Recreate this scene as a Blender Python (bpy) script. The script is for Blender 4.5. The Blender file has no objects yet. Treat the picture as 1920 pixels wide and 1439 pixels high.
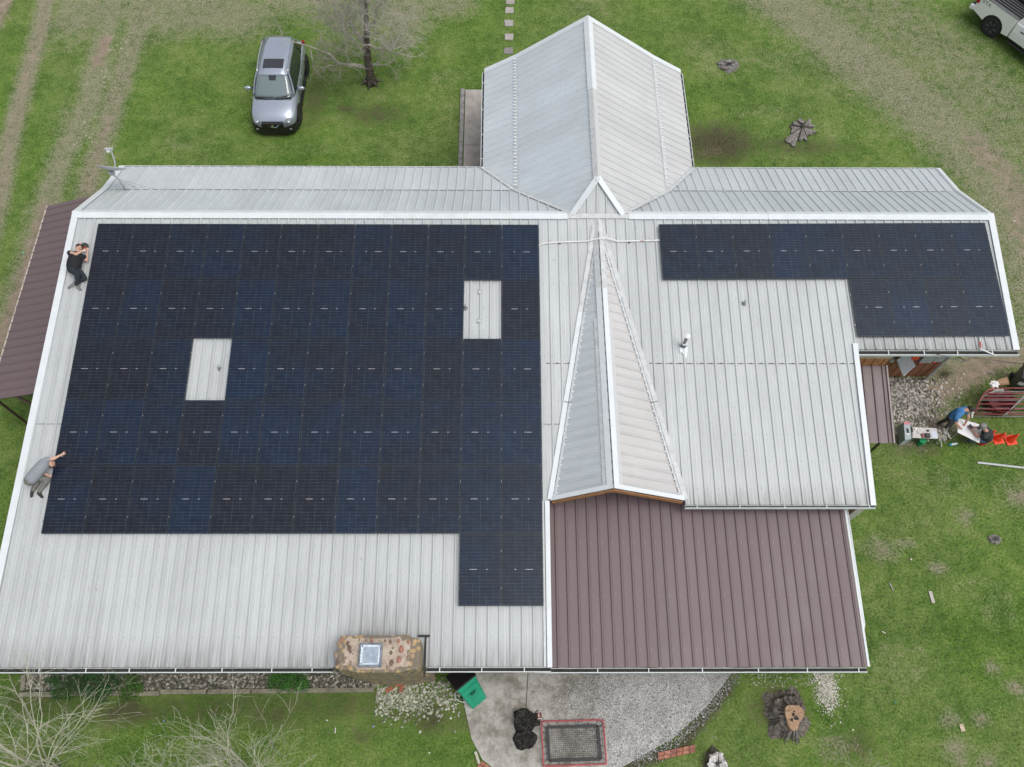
import bpy, math, random
import numpy as np
from mathutils import Vector as V, Matrix, Euler, noise
from math import sin, cos, tan, radians, pi, sqrt, atan2
random.seed(7); rng = np.random.default_rng(7)
scn = bpy.context.scene
COL = scn.collection

# ------------------------------------------------------------------ camera
FPX = 1550.155
FW = V((0.00823737, 0.43938226, -0.89826243)).normalized()
TH, RO, YAW = 1.11564, 0.01768, 0.01875
FW = V((sin(YAW)*cos(TH), cos(YAW)*cos(TH), -sin(TH)))
R0 = V((cos(YAW), -sin(YAW), 0)); U0 = R0.cross(FW)
RT = R0*cos(RO) + U0*sin(RO); UP = -R0*sin(RO) + U0*cos(RO)
CAM = V((12.74863, -15.91481, 25.65399))
AL = 0.12024
def ray(px, py): return FW + RT*((px-960)/FPX) - UP*((py-719.5)/FPX)
def G(px, py, z=0.0):                       # the point at height z seen at a photograph pixel
    d = ray(px, py); return CAM + d*((z-CAM.z)/d.z)
RN = V((0, -sin(AL), cos(AL))); RS = V((0, -cos(AL), -sin(AL)))
SH = -0.12                                  # roof sheet below the panels' glass
def RF(x, s, off=SH): return V((x, 0, 4.5)) + RS*s + RN*off
def RP(px, py, h=0.0):                      # point at height h over the front roof sheet
    d = ray(px, py); t = ((V((0, 0, 4.5))-CAM).dot(RN)+SH+h)/d.dot(RN); return CAM + d*t

cd = bpy.data.cameras.new('camera'); cam = bpy.data.objects.new('camera', cd); COL.objects.link(cam)
cd.sensor_width = 36; cd.lens = FPX/1920*36; cd.clip_end = 6000; cd.clip_start = .1
m = Matrix((RT, UP, -FW)).transposed().to_4x4(); m.translation = CAM; cam.matrix_world = m
scn.camera = cam

# ------------------------------------------------------------------ light
SUN_EL, SUN_AZ = radians(66), radians(112)   # azimuth from +Y towards +X
w = bpy.data.worlds.new('World'); scn.world = w; w.use_nodes = True
nt = w.node_tree; nt.nodes.clear()
sk = nt.nodes.new('ShaderNodeTexSky'); sk.sky_type = 'NISHITA'; sk.sun_disc = False
sk.sun_elevation = SUN_EL; sk.sun_rotation = SUN_AZ; sk.dust_density = 4; sk.air_density = 1.0; sk.ozone_density = 1
hs = nt.nodes.new('ShaderNodeHueSaturation'); hs.inputs['Saturation'].default_value = .32
bg = nt.nodes.new('ShaderNodeBackground'); bg.inputs[1].default_value = .15
wo = nt.nodes.new('ShaderNodeOutputWorld')
nt.links.new(sk.outputs[0], hs.inputs['Color']); nt.links.new(hs.outputs[0], bg.inputs[0]); nt.links.new(bg.outputs[0], wo.inputs[0])
sl = bpy.data.lights.new('sun', 'SUN'); sl.energy = .5; sl.angle = radians(24); sl.color = (1, .95, .88)
so = bpy.data.objects.new('sun', sl); COL.objects.link(so)
sd = V((sin(SUN_AZ)*cos(SUN_EL), cos(SUN_AZ)*cos(SUN_EL), sin(SUN_EL)))
so.rotation_euler = sd.to_track_quat('Z', 'Y').to_euler(); so.location = (40, 10, 40)
scn.view_settings.view_transform = 'Standard'; scn.view_settings.look = 'None'; scn.view_settings.gamma = 1
scn.view_settings.exposure = 0.22

# ------------------------------------------------------------------ materials
def lin(h):
    h = h.lstrip('#'); c = [int(h[i:i+2], 16)/255 for i in (0, 2, 4)]
    return tuple(x/12.92 if x <= .04045 else ((x+.055)/1.055)**2.4 for x in c)
class MT:
    """small node helper"""
    def __init__(s, name):
        s.m = bpy.data.materials.new(name); s.m.use_nodes = True; s.t = s.m.node_tree
        s.b = s.t.nodes['Principled BSDF']
    def n(s, typ, **k):
        x = s.t.nodes.new('ShaderNode'+typ)
        for a, v in k.items(): setattr(x, a, v)
        return x
    def l(s, a, b): s.t.links.new(a, b)
    def coord(s, kind='Object'):
        if kind == 'UV':
            return s.n('UVMap').outputs[0]
        return s.n('TexCoord').outputs[kind]
    def mapped(s, src, sc=(1, 1, 1), rot=(0, 0, 0)):
        p = s.n('Mapping'); s.l(src, p.inputs[0]); p.inputs['Scale'].default_value = sc; p.inputs['Rotation'].default_value = rot; return p.outputs[0]
    def noise(s, src, scale, detail=4, rough=.6, out='Fac'):
        x = s.n('TexNoise'); s.l(src, x.inputs['Vector']); x.inputs['Scale'].default_value = scale
        x.inputs['Detail'].default_value = detail; x.inputs['Roughness'].default_value = rough; return x.outputs[out]
    def ramp(s, fac, stops):
        r = s.n('ValToRGB'); s.l(fac, r.inputs[0]); e = r.color_ramp.elements
        while len(e) < len(stops): e.new(.5)
        for i, (p, c) in enumerate(stops):
            e[i].position = p; e[i].color = (*c, 1) if len(c) == 3 else c
        return r.outputs[0]
    def mr(s, v, a, b, c=0., d=1.):
        x = s.n('MapRange'); s.l(v, x.inputs[0]); x.inputs[1].default_value = a; x.inputs[2].default_value = b
        x.inputs[3].default_value = c; x.inputs[4].default_value = d; return x.outputs[0]
    def mix(s, f, a, b, mode='MIX'):
        x = s.n('MixRGB', blend_type=mode)
        for i, v in enumerate((f, a, b)):
            if isinstance(v, (int, float)): x.inputs[i].default_value = v if i == 0 else (v, v, v, 1)
            elif isinstance(v, tuple): x.inputs[i].default_value = (*v, 1)
            else: s.l(v, x.inputs[i])
        return x.outputs[0]
    def math(s, op, a, b=None):
        x = s.n('Math', operation=op)
        for i, v in enumerate((a, b)):
            if v is None: continue
            if isinstance(v, (int, float)): x.inputs[i].default_value = v
            else: s.l(v, x.inputs[i])
        return x.outputs[0]
    def bump(s, h, strength=.4, dist=.01):
        b = s.n('Bump'); s.l(h, b.inputs['Height']); b.inputs['Strength'].default_value = strength
        b.inputs['Distance'].default_value = dist; s.l(b.outputs[0], s.b.inputs['Normal'])
    def set(s, color=None, rough=.6, metal=0., spec=None, coat=None):
        if color is not None:
            if isinstance(color, tuple): s.b.inputs['Base Color'].default_value = (*color, 1)
            else: s.l(color, s.b.inputs['Base Color'])
        if isinstance(rough, (int, float)): s.b.inputs['Roughness'].default_value = rough
        else: s.l(rough, s.b.inputs['Roughness'])
        s.b.inputs['Metallic'].default_value = metal
        if spec is not None: s.b.inputs['Specular IOR Level'].default_value = spec
        if coat is not None: s.b.inputs['Coat Weight'].default_value = coat; s.b.inputs['Coat Roughness'].default_value = .08
        return s.m
_mc = {}
def mat(name, color, rough=.6, metal=0., var=.12, scale=8., bump=0., coat=None, spec=None):
    if name in _mc: return _mc[name]
    t = MT(name); c = t.coord()
    n = t.noise(c, scale, 5)
    v = t.mr(n, .3, .7, 1-var, 1+var)
    col = t.mix(1., color, v, 'MULTIPLY')
    t.set(col, rough, metal, spec, coat)
    if bump: t.bump(t.noise(c, scale*4, 5), bump, .01)
    _mc[name] = t.m; return t.m

def roof_mat(name, base, stain, dirt, rough=.42, metal=.0, screws=.8, eave=None, amount=1., oil=1., box=None):
    """painted ribbed sheet, uv in metres: u across the ribs, v down the slope"""
    t = MT(name); uv = t.coord('UV')
    streak = t.noise(t.mapped(uv, (9, .35, 1)), 1, 5, .65)
    streak2 = t.noise(t.mapped(uv, (40, .8, 1)), 1, 4, .6)
    cloud = t.noise(t.mapped(uv, (.9, .5, 1)), 1, 5, .6)
    c = t.mix(t.math('MULTIPLY', t.mr(streak, .45, .75), .55*amount), base, stain)
    c = t.mix(t.math('MULTIPLY', t.mr(streak2, .55, .8), .5*amount), c, stain)
    c = t.mix(1., c, t.mr(cloud, .3, .7, .93, 1.05), 'MULTIPLY')
    # sheets of .915 m differ a little
    su = t.n('SeparateXYZ'); t.l(uv, su.inputs[0])
    wn = t.n('TexWhiteNoise', noise_dimensions='1D'); t.l(t.math('FLOOR', t.math('DIVIDE', su.outputs[0], .915)), wn.inputs['W'])
    c = t.mix(1., c, t.mr(wn.outputs[0], 0, 1, .955, 1.03), 'MULTIPLY')
    # wiped and scuffed lighter patches, odd scratches
    c = t.mix(t.mr(t.noise(t.mapped(uv, (1.1, .6, 1), (0, 0, .4)), 1.3, 5, .7), .55, .72, 0, .22), c, tuple(min(.8, v*1.22) for v in base))
    c = t.mix(t.math('MULTIPLY', t.math('GREATER_THAN', t.noise(t.mapped(uv, (9, 2.5, 1), (0, 0, .5)), 1, 2, .5), .755), .5*amount), c, dirt)
    # fine pitting and lichen specks
    pit = t.noise(uv, 28, 3, .8)
    c = t.mix(t.math('MULTIPLY', t.mr(pit, .66, .74), .5*amount), c, dirt)
    # screws with washers in rows
    if screws:
        fu = t.math('ABSOLUTE', t.math('SUBTRACT', t.math('FRACT', t.math('DIVIDE', t.math('ADD', su.outputs[0], .06), .305)), .5))
        fv = t.math('ABSOLUTE', t.math('SUBTRACT', t.math('FRACT', t.math('DIVIDE', su.outputs[1], screws)), .5))
        r = t.math('ADD', t.math('POWER', t.math('MULTIPLY', fu, .305), 2), t.math('POWER', t.math('MULTIPLY', fv, screws), 2))
        dot = t.math('LESS_THAN', r, .00016)
        c = t.mix(t.math('MULTIPLY', dot, .75), c, dirt)
    if box:                                  # soot washed down above the chimney
        u0, u1, v0, v1 = box
        bm = t.math('MULTIPLY', t.math('MULTIPLY', t.mr(su.outputs[0], u0, u0+.4), t.mr(su.outputs[0], u1-.4, u1, 1, 0)), t.mr(su.outputs[1], v0, v1))
        c = t.mix(t.math('MULTIPLY', bm, t.mr(t.noise(t.mapped(uv, (12, .5, 1)), 1, 4, .7), .40, .66, 0, .8)), c, (.20, .185, .175))
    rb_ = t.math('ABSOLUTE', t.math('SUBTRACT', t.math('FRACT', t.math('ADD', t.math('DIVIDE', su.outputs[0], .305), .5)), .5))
    rl = t.math('MULTIPLY', t.mr(rb_, .075, .14, 0, 1), t.mr(rb_, .14, .24, 1, 0))  # darker lines along the rib sides: rib shade painted in, together with dirt
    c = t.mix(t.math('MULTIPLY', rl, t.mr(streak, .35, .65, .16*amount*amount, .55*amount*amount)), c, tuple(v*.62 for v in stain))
    if eave:                                 # grime washed down to the eave, in tongues
        e0, e1 = eave
        g = t.mr(su.outputs[1], e0, e1)
        g = t.math('MULTIPLY', t.math('POWER', g, 1.3), t.mr(t.noise(t.mapped(uv, (14, .9, 1)), 1, 4, .7), .35, .65, .15, 1.))
        c = t.mix(t.math('MULTIPLY', g, .95), c, dirt)
    b = t.noise(t.mapped(uv, (1.6, .8, 1)), 1, 3)
    t.set(c, t.mr(cloud, .3, .7, rough-.06, rough+.1), metal)
    t.bump(b, .25*oil, .03)
    return t.m
WHITE = (.515, .542, .543)
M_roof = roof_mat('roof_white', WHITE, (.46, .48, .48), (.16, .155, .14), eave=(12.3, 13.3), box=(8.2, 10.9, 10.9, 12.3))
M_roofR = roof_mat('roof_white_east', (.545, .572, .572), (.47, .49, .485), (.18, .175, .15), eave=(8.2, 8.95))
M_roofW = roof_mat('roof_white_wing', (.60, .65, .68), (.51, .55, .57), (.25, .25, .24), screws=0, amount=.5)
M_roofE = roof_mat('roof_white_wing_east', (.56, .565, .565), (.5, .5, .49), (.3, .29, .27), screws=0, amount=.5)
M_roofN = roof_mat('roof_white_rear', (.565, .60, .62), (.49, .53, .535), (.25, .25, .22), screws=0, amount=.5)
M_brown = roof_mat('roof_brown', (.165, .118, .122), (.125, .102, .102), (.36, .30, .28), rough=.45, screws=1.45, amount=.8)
M_trim = mat('trim_white', (.70, .74, .755), .4, var=.05, scale=3)
M_trim2 = mat('trim_white_dull', (.66, .70, .71), .45, var=.08, scale=3)
M_flash = mat('flashing_grey', (.58, .60, .60), .45, var=.15, scale=6)
M_dark = mat('gutter_dirt', (.035, .035, .03), .9, var=.4, scale=10)
M_wood = mat('wood_orange', (.36, .17, .07), .7, var=.3, scale=9, bump=.3)
M_woodB = mat('wood_brown', (.15, .075, .04), .75, var=.35, scale=7, bump=.3)
M_tan = mat('wood_tan', (.42, .37, .24), .7, var=.2, scale=6)
M_brownT = mat('trim_brown', (.07, .04, .038), .5, var=.15)
M_grey = mat('galvanised', (.42, .44, .46), .4, .6, var=.2, scale=12)
M_steelL = mat('steel_light', (.55, .57, .58), .4, .3, var=.1)
M_black = mat('black_plastic', (.015, .015, .016), .5, var=.2)
M_rubber = mat('rubber', (.025, .025, .026), .8, var=.2)
M_red = mat('red_paint', (.42, .07, .08), .5, var=.25, scale=5)
M_wht = mat('white_plastic', (.78, .78, .78), .4, var=.05)

# ------------------------------------------------------------------ mesh helpers
class MB:
    def __init__(s): s.v = []; s.f = []; s.m = []; s.uv = None
    def add(s, vs, fs, mi=0, M=None):
        o = len(s.v)
        s.v += [(M @ V(p)) if M else V(p) for p in vs]
        s.f += [tuple(i+o for i in f) for f in fs]; s.m += [mi]*len(fs); return s
    def box(s, c, d, mi=0, M=None, R=None, taper=1.):
        x, y, z = (a/2 for a in d); vs = []
        for sz in (-1, 1):
            k = taper if sz > 0 else 1
            for a, b in ((-1, -1), (1, -1), (1, 1), (-1, 1)): vs.append(V((a*x*k, b*y*k, sz*z)))
        if R: vs = [R @ p for p in vs]
        vs = [p+V(c) for p in vs]
        return s.add(vs, [(3, 2, 1, 0), (4, 5, 6, 7), (0, 1, 5, 4), (1, 2, 6, 5), (2, 3, 7, 6), (3, 0, 4, 7)], mi, M)
    def tube(s, pts, r, n=6, mi=0, M=None, cap=True):
        pts = [V(p) for p in pts]; rs = r if isinstance(r, (list, tuple)) else [r]*len(pts)
        vs = []; up = V((0, 0, 1)); d0 = (pts[1]-pts[0]).normalized()
        if abs(d0.z) > .9: up = V((0, 1, 0))
        a = d0.cross(up).normalized()
        for i, p in enumerate(pts):
            d = (pts[min(i+1, len(pts)-1)]-pts[max(i-1, 0)]).normalized()
            a = (a-d*a.dot(d)).normalized(); b = d.cross(a)
            for k in range(n):
                t = 2*pi*k/n; vs.append(p+(a*cos(t)+b*sin(t))*rs[i])
        fs = [(i*n+k, i*n+(k+1) % n, (i+1)*n+(k+1) % n, (i+1)*n+k) for i in range(len(pts)-1) for k in range(n)]
        if cap: fs += [tuple(range(n))[::-1], tuple((len(pts)-1)*n+k for k in range(n))]
        return s.add(vs, fs, mi, M)
    def band(s, p0, p1, width, nrm, thick=.006, mi=0, side=0):
        """flat strip p0-p1 lying on a surface with normal nrm; side -1/0/1 shifts it sideways by half its width"""
        p0, p1, nrm = V(p0), V(p1), V(nrm).normalized(); d = (p1-p0).normalized(); a = d.cross(nrm).normalized()
        o = a*(side*width/2); h = a*(width/2); t = nrm*thick
        vs = [p0+o-h, p0+o+h, p1+o+h, p1+o-h]; vs += [v+t for v in vs]
        return s.add(vs, [(3, 2, 1, 0), (4, 5, 6, 7), (0, 1, 5, 4), (1, 2, 6, 5), (2, 3, 7, 6), (3, 0, 4, 7)], mi)
    def lathe(s, prof, n=16, mi=0, M=None, c=(0, 0, 0)):
        vs = []; c = V(c)
        for r, z in prof:
            for k in range(n): t = 2*pi*k/n; vs.append(c+V((r*cos(t), r*sin(t), z)))
        fs = [(i*n+k, i*n+(k+1) % n, (i+1)*n+(k+1) % n, (i+1)*n+k) for i in range(len(prof)-1) for k in range(n)]
        fs += [tuple(range(n))[::-1], tuple((len(prof)-1)*n+k for k in range(n))]
        return s.add(vs, fs, mi, M)
    def prism(s, poly, z0, z1, mi=0, M=None):
        n = len(poly); vs = [V((p[0], p[1], z0)) for p in poly]+[V((p[0], p[1], z1)) for p in poly]
        fs = [tuple(range(n))[::-1], tuple(range(n, 2*n))]+[(i, (i+1) % n, n+(i+1) % n, n+i) for i in range(n)]
        return s.add(vs, fs, mi, M)
    def blob(s, c, r, n=2, jit=.2, mi=0, sc=(1, 1, 1), seed=None, M=None):
        vs, fs = ICO[n]; c = V(c); so = random.random()*100 if seed is None else seed; out = []
        for p in vs:
            k = 1+jit*noise.noise(p*1.7+V((so, so, so)))*1.6
            out.append(c+V((p.x*sc[0], p.y*sc[1], p.z*sc[2]))*r*k)
        return s.add(out, fs, mi, M)
    def build(s, name, mats, parent=None, smooth=False, local=False, bevel=0., sub=0):
        me = bpy.data.meshes.new(name)
        off = V((0, 0, 0))
        if parent is not None and not local:
            q = parent
            while q is not None: off += q.location; q = q.parent
        me.from_pydata([tuple(p-off) for p in s.v], [], s.f)
        if not isinstance(mats, (list, tuple)): mats = [mats]
        for x in mats: me.materials.append(x)
        me.polygons.foreach_set('material_index', s.m)
        if smooth: me.polygons.foreach_set('use_smooth', [True]*len(me.polygons))
        if s.uv is not None:
            l = me.uv_layers.new(name='UVMap'); idx = np.empty(len(me.loops), dtype=np.int32); me.loops.foreach_get('vertex_index', idx)
            l.data.foreach_set('uv', np.array(s.uv, dtype=np.float32)[idx].ravel())
        me.update()
        o = bpy.data.objects.new(name, me); COL.objects.link(o); o.parent = parent
        if bevel:
            b = o.modifiers.new('bevel', 'BEVEL'); b.width = bevel; b.segments = 2; b.limit_method = 'ANGLE'
        if sub:
            q = o.modifiers.new('sub', 'SUBSURF'); q.levels = q.render_levels = sub
        return o
def _ico(n):
    import bmesh
    b = bmesh.new(); bmesh.ops.create_icosphere(b, subdivisions=n, radius=1)
    r = ([v.co.copy() for v in b.verts], [tuple(v.index for v in f.verts) for f in b.faces]); b.free(); return r
ICO = {1: _ico(1), 2: _ico(2), 3: _ico(3)}
def tag(o, label, cat, group=None):
    o['label'] = label; o['category'] = cat
    if group: o['group'] = group
    return o
def thing(name, label, cat, loc=(0, 0, 0), rz=0., group=None):
    o = bpy.data.objects.new(name, None); COL.objects.link(o); o.location = loc; o.rotation_euler = (0, 0, rz); o.empty_display_size = .2
    return tag(o, label, cat, group)
def kind(o, k): o['kind'] = k; return o
def copy_tree(o, parent=None):
    c = o.copy(); COL.objects.link(c); c.parent = parent
    for ch in list(o.children): copy_tree(ch, c)
    return c

def ribbed(name, poly, O, U, Vv, mats, parent, spacing=.305, phase=0., h=.036, minor=True, w0=.036, w1=.016):
    """corrugated sheet filling a (u,v) polygon that is convex in v"""
    O, U, Vv = V(O), V(U).normalized(), V(Vv).normalized(); N = U.cross(Vv)
    if N.z < 0: N = -N
    us = [p[0] for p in poly]; u0, u1 = min(us), max(us)
    kn = {}
    k = math.floor((u0-phase)/spacing)-1
    while phase+k*spacing < u1+spacing:
        c = phase+k*spacing
        for d, hh in ((-w0, 0), (-w1, h), (w1, h), (w0, 0)): kn[round(c+d, 5)] = hh
        if minor:
            for cc in (c+spacing*.37, c+spacing*.63):
                for d, hh in ((-.014, 0), (0, .006), (.014, 0)): kn[round(cc+d, 5)] = hh
        k += 1
    ks = sorted(kn)
    def hat(u): return float(np.interp(u, ks, [kn[q] for q in ks]))
    kv = [kn[q] for q in ks]
    allu = sorted(set([round(q, 5) for q in ks if u0 < q < u1]+[round(q, 5) for q in us]))
    def vr(u):
        r = []
        for i in range(len(poly)):
            a, b = poly[i], poly[(i+1) % len(poly)]
            if min(a[0], b[0])-2e-5 <= u <= max(a[0], b[0])+2e-5:
                if abs(a[0]-b[0]) < 1e-4: r += [a[1], b[1]]
                else: r.append(a[1]+(b[1]-a[1])*(u-a[0])/(b[0]-a[0]))
        return min(r), max(r)
    mb = MB(); mb.uv = []; rows = []
    for u in allu:
        lo, hi = vr(u); hh = float(np.interp(u, ks, kv)); n = 7; row = []
        for i in range(n):
            v = lo+(hi-lo)*i/(n-1)
            wv = .006*noise.noise(V((u*.8, v*.5, 3.3)))
            mb.v.append(O+U*u+Vv*v+N*(hh+wv)); mb.uv.append((u-phase, v)); row.append(len(mb.v)-1)
        rows.append(row)
    flip = U.cross(Vv).z < 0
    for a, b in zip(rows, rows[1:]):
        for i in range(len(a)-1):
            f = (a[i], b[i], b[i+1], a[i+1]); mb.f.append(f[::-1] if flip else f); mb.m.append(0)
    o = mb.build(name, mats, parent)
    return o

exec_parts = []
# ------------------------------------------------------------------ house
house = thing('house', 'low farmhouse with white ribbed metal roofs, crossing gable wing and brown patio roof', 'house', (13.7, -4, 0))
X = V((1, 0, 0)); Y = V((0, 1, 0)); Z = V((0, 0, 1))
RDZ = RF(0, -.45).z                          # main ridge height
O = RF(0, 0)
ribbed('main_roof', [(-.86, -.45), (13.97, -.45), (13.97, 13.15), (-1.10, 13.15)], O, X, RS, M_roof, house, phase=.10)
ribbed('east_roof', [(17.82, -.45), (23.3, -.45), (23.32, 4.0), (23.17, 8.86), (17.82, 8.86)], O, X, RS, M_roofR, house, phase=.10)
ribbed('crossing_roof', [(13.97, -.45), (17.82, -.45), (17.82, 8.5), (13.97, 8.5)], O, X, RS, M_roofR, house, phase=.10)
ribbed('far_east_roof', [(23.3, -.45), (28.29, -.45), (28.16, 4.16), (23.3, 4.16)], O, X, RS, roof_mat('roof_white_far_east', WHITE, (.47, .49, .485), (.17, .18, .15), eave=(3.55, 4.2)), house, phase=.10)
# rear slopes: steep then flat
Yr = .45; BY, BZ = 2.40, 3.22; EY, EZ = 3.95, 2.55
S1 = V((0, BY-Yr, BZ-RDZ)); L1 = S1.length; S1n = S1.normalized()
S2 = V((0, EY-BY, EZ-BZ)); L2 = S2.length; S2n = S2.normalized()
O1 = V((0, Yr, RDZ)); O2 = V((0, BY, BZ))
ribbed('rear_roof_upper', [(-.86, 0), (14.85, 0), (13.1, L1), (-.86, L1)], O1, X, S1n, M_roofN, house, phase=.1, h=.034)
ribbed('rear_roof_lower', [(-.86, 0), (13.1, 0), (11.94, L2), (-.86, L2)], O2+Z*.01, X, S2n, M_roofN, house, phase=.1, h=.034)
ribbed('rear_roof_upper', [(16.5, 0), (28.29, 0), (28.29, L1), (18.32, L1)], O1, X, S1n, M_roofN, house, phase=.1, h=.034)
ribbed('rear_roof_lower', [(18.32, 0), (28.29, 0), (28.29, L2), (19.45, L2)], O2+Z*.01, X, S2n, M_roofN, house, phase=.1, h=.034)
nb = X.cross(S1n); nb = nb if nb.z > 0 else -nb
for x0, x1 in ((-.6, 13.0), (18.5, 28.0)):
    c = MB(); x = x0
    c.band(V((x0, BY-.02, BZ+.045)), V((x1, BY-.02, BZ+.045)), .05, nb, .004)
    while x < x1-.3:
        L_ = random.uniform(.06, .3); c.band(V((x, BY-.01, BZ+.052)), V((x+L_, BY-.01, BZ+.052)), random.uniform(.03, .08), nb, .004, 1); x += L_+random.uniform(.02, .3)
    c.build('seam_sealant', [M_flash, M_trim], house)
# wing
WX, WZ, WY0, WY1 = 15.68, 5.0, 1.45, 8.66
for sx, bx, ex, mt in ((-1, 13.12, 11.95, M_roofW), (1, 18.3, 19.43, M_roofE)):
    a = V((bx-WX, 0, BZ-WZ)); La = a.length; a.normalize()
    b = V((ex-bx, 0, EZ-BZ)); Lb = b.length; b.normalize()
    vr = (WZ-RDZ)/(WZ-BZ)*La
    ribbed('wing_roof_upper', [(WY0, 0), (WY1, 0), (WY1, La), (BY, La), (.47, vr)], (WX, 0, WZ), Y, a, mt, house, h=.034)
    ribbed('wing_roof_lower', [(BY, 0), (WY1, 0), (WY1, Lb), (EY, Lb)], (bx, 0, BZ+.01), Y, b, mt, house, h=.034)
    # lapped strip at the change of slope with rib closures
    n1 = V((-a.z, 0, a.x)) if sx > 0 else V((a.z, 0, -a.x))
    f = MB().band(V((bx, BY+.1, BZ))+a*(-.02)+n1*.02, V((bx, WY1, BZ))+a*(-.02)+n1*.02, .17, n1, .006)
    y = BY+.2
    while y < WY1-.1:
        f.box(V((bx, y, BZ))-a*.02+n1*.034, (.15, .05, .022), 1); y += .152
    f.build('transition_strip', [M_flash, M_trim2], house)
    # verge trim along the rear gable
    t = MB()
    t.band(V((WX, WY1-.02, WZ+.03)), V((bx, WY1-.02, BZ+.04)), .2, n1, .02)
    n2 = V((-b.z, 0, b.x)) if sx > 0 else V((b.z, 0, -b.x))
    t.band(V((bx, WY1-.02, BZ+.038)), V((ex, WY1-.02, EZ+.04)), .2, n2, .02)
    t.build('verge_trim', M_trim, house)
    # ridge cap half
    c = MB().band(V((WX, 1.5, WZ+.045)), V((WX, 5.2, WZ+.045)), .17, n1, .012, 0, side=0)
    for v in c.v: pass
    c = MB()
    c.band(V((WX, 1.45, WZ+.045))+a*.085, V((WX, 5.3, WZ+.045))+a*.085, .175, n1, .012, 0)
    c.band(V((WX, 5.25, WZ+.05))+a*.09, V((WX, WY1+.02, WZ+.05))+a*.09, .185, n1, .014, 1)
    c.build('ridge_cap', [M_flash if sx < 0 else M_roofE, M_trim], house)
    # valley flashing in a gentle V
    p0 = V((13.0 if sx < 0 else 18.4, BY, BZ)); top = V((14.87 if sx < 0 else 16.49, .5, RDZ)); bot = V((ex, EY+.02, EZ))
    bm = V((bx, BY, BZ)); v = MB()
    for q0, q1 in ((top, bm), (bm, bot)):
        nn = V((-sx*.28, .28, 1)).normalized()
        d = (q1-q0).normalized(); s = d.cross(nn).normalized()
        v.band(q0+nn*.03+s*.07, q1+nn*.03+s*.07, .13, (nn+s*.18), .008)
        v.band(q0+nn*.03-s*.07, q1+nn*.03-s*.07, .13, (nn-s*.18), .008)
    v.build('valley_flashing', M_flash, house)
# hip face over the crossing
hipA, hipB, hipT = V((14.87, .44, RDZ+.012)), V((16.49, .44, RDZ+.012)), V((WX, 1.46, WZ+.01))
hv = (V((WX, .44, RDZ))-hipT); Lh = hv.length; hv.normalize()
ribbed('hip_face', [(14.87, Lh), (16.49, Lh), (WX, 0)], V((0, 1.46, WZ+.01)), X, hv, M_roof, house, phase=.10)
hn = X.cross(hv); hn = hn if hn.z > 0 else -hn
c = MB()
for q in (hipA, hipB):
    sx = -1 if q is hipA else 1
    sn = (hn*.6+V((sx*.45, 0, .6))).normalized()
    c.band(q+hn*.035, hipT+hn*.045, .2, sn, .012)
c.build('hip_cap', M_trim, house)
MB().band(V((14.6, .37, RDZ+.012)), V((16.75, .37, RDZ+.012)), .17, RN, .03).build('hip_apron', M_flash, house)
# main ridge caps
c = MB()
n1 = X.cross(S1n); n1 = n1 if n1.z > 0 else -n1
for x0, x1, mi in ((-.88, 8.9, 0), (8.88, 11.6, 1), (11.58, 14.72, 0), (16.66, 21.1, 0), (21.08, 28.31, 1 if 0 else 0)):
    e = .003*mi
    c.band(V((x0, .35, RDZ+.032-e)), V((x1, .35, RDZ+.032-e)), .2, RN, .016, mi)
    c.band(V((x0, .45, RDZ+.036-e))+S1n*.1, V((x1, .45, RDZ+.036-e))+S1n*.1, .19, n1, .016, mi)
c.build('ridge_cap', [M_trim, M_trim2], house)
# rakes at both gable ends
def rake(pts, w, mt=M_trim, drop=.14, side=0, outer=1):
    c = MB()
    for p0, p1, n in pts:
        c.band(p0, p1, w, n, .02)
        c.add([p0+V((outer*w/2, 0, .02)), p1+V((outer*w/2, 0, .02)), p1+V((outer*w/2, 0, -drop)), p0+V((outer*w/2, 0, -drop)),
               p0+V((outer*(w/2-.02), 0, .02)), p1+V((outer*(w/2-.02), 0, .02)), p1+V((outer*(w/2-.02), 0, -drop)), p0+V((outer*(w/2-.02), 0, -drop))],
              [(0, 1, 2, 3), (7, 6, 5, 4), (0, 3, 7, 4), (1, 5, 6, 2), (3, 2, 6, 7), (0, 4, 5, 1)])
    c.build('rake_trim', mt, house)
h = .035
rake([(RF(-.82, -.5)+RN*h, RF(-1.0, 13.17)+RN*h, RN),
      (V((-.84, Yr, RDZ+.04)), V((-.84, BY, BZ+.04)), n1), (V((-.84, BY, BZ+.04)), V((-.84, EY, EZ+.04)), n1)], .2, outer=-1)
rake([(RF(28.22, -.5)+RN*h, RF(28.1, 4.18)+RN*h, RN)], .19)
rake([(V((28.24, Yr, RDZ+.04)), V((28.24, BY, BZ+.04)), n1), (V((28.24, BY, BZ+.04)), V((28.24, EY, EZ+.04)), n1)], .12)
rake([(RF(23.26, 3.98)+RN*(h+.01), RF(23.1, 8.88)+RN*(h+.01), RN)], .15)
rake([(RF(13.93, 8.75)+RN*h, RF(13.93, 13.17)+RN*h, RN)], .13, drop=.2)
MB().band(RF(13.8, 8.75)+RN*.036, RF(13.8, 13.15)+RN*.036, .05, RN, .012).build('trim_lap', M_flash, house)
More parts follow.
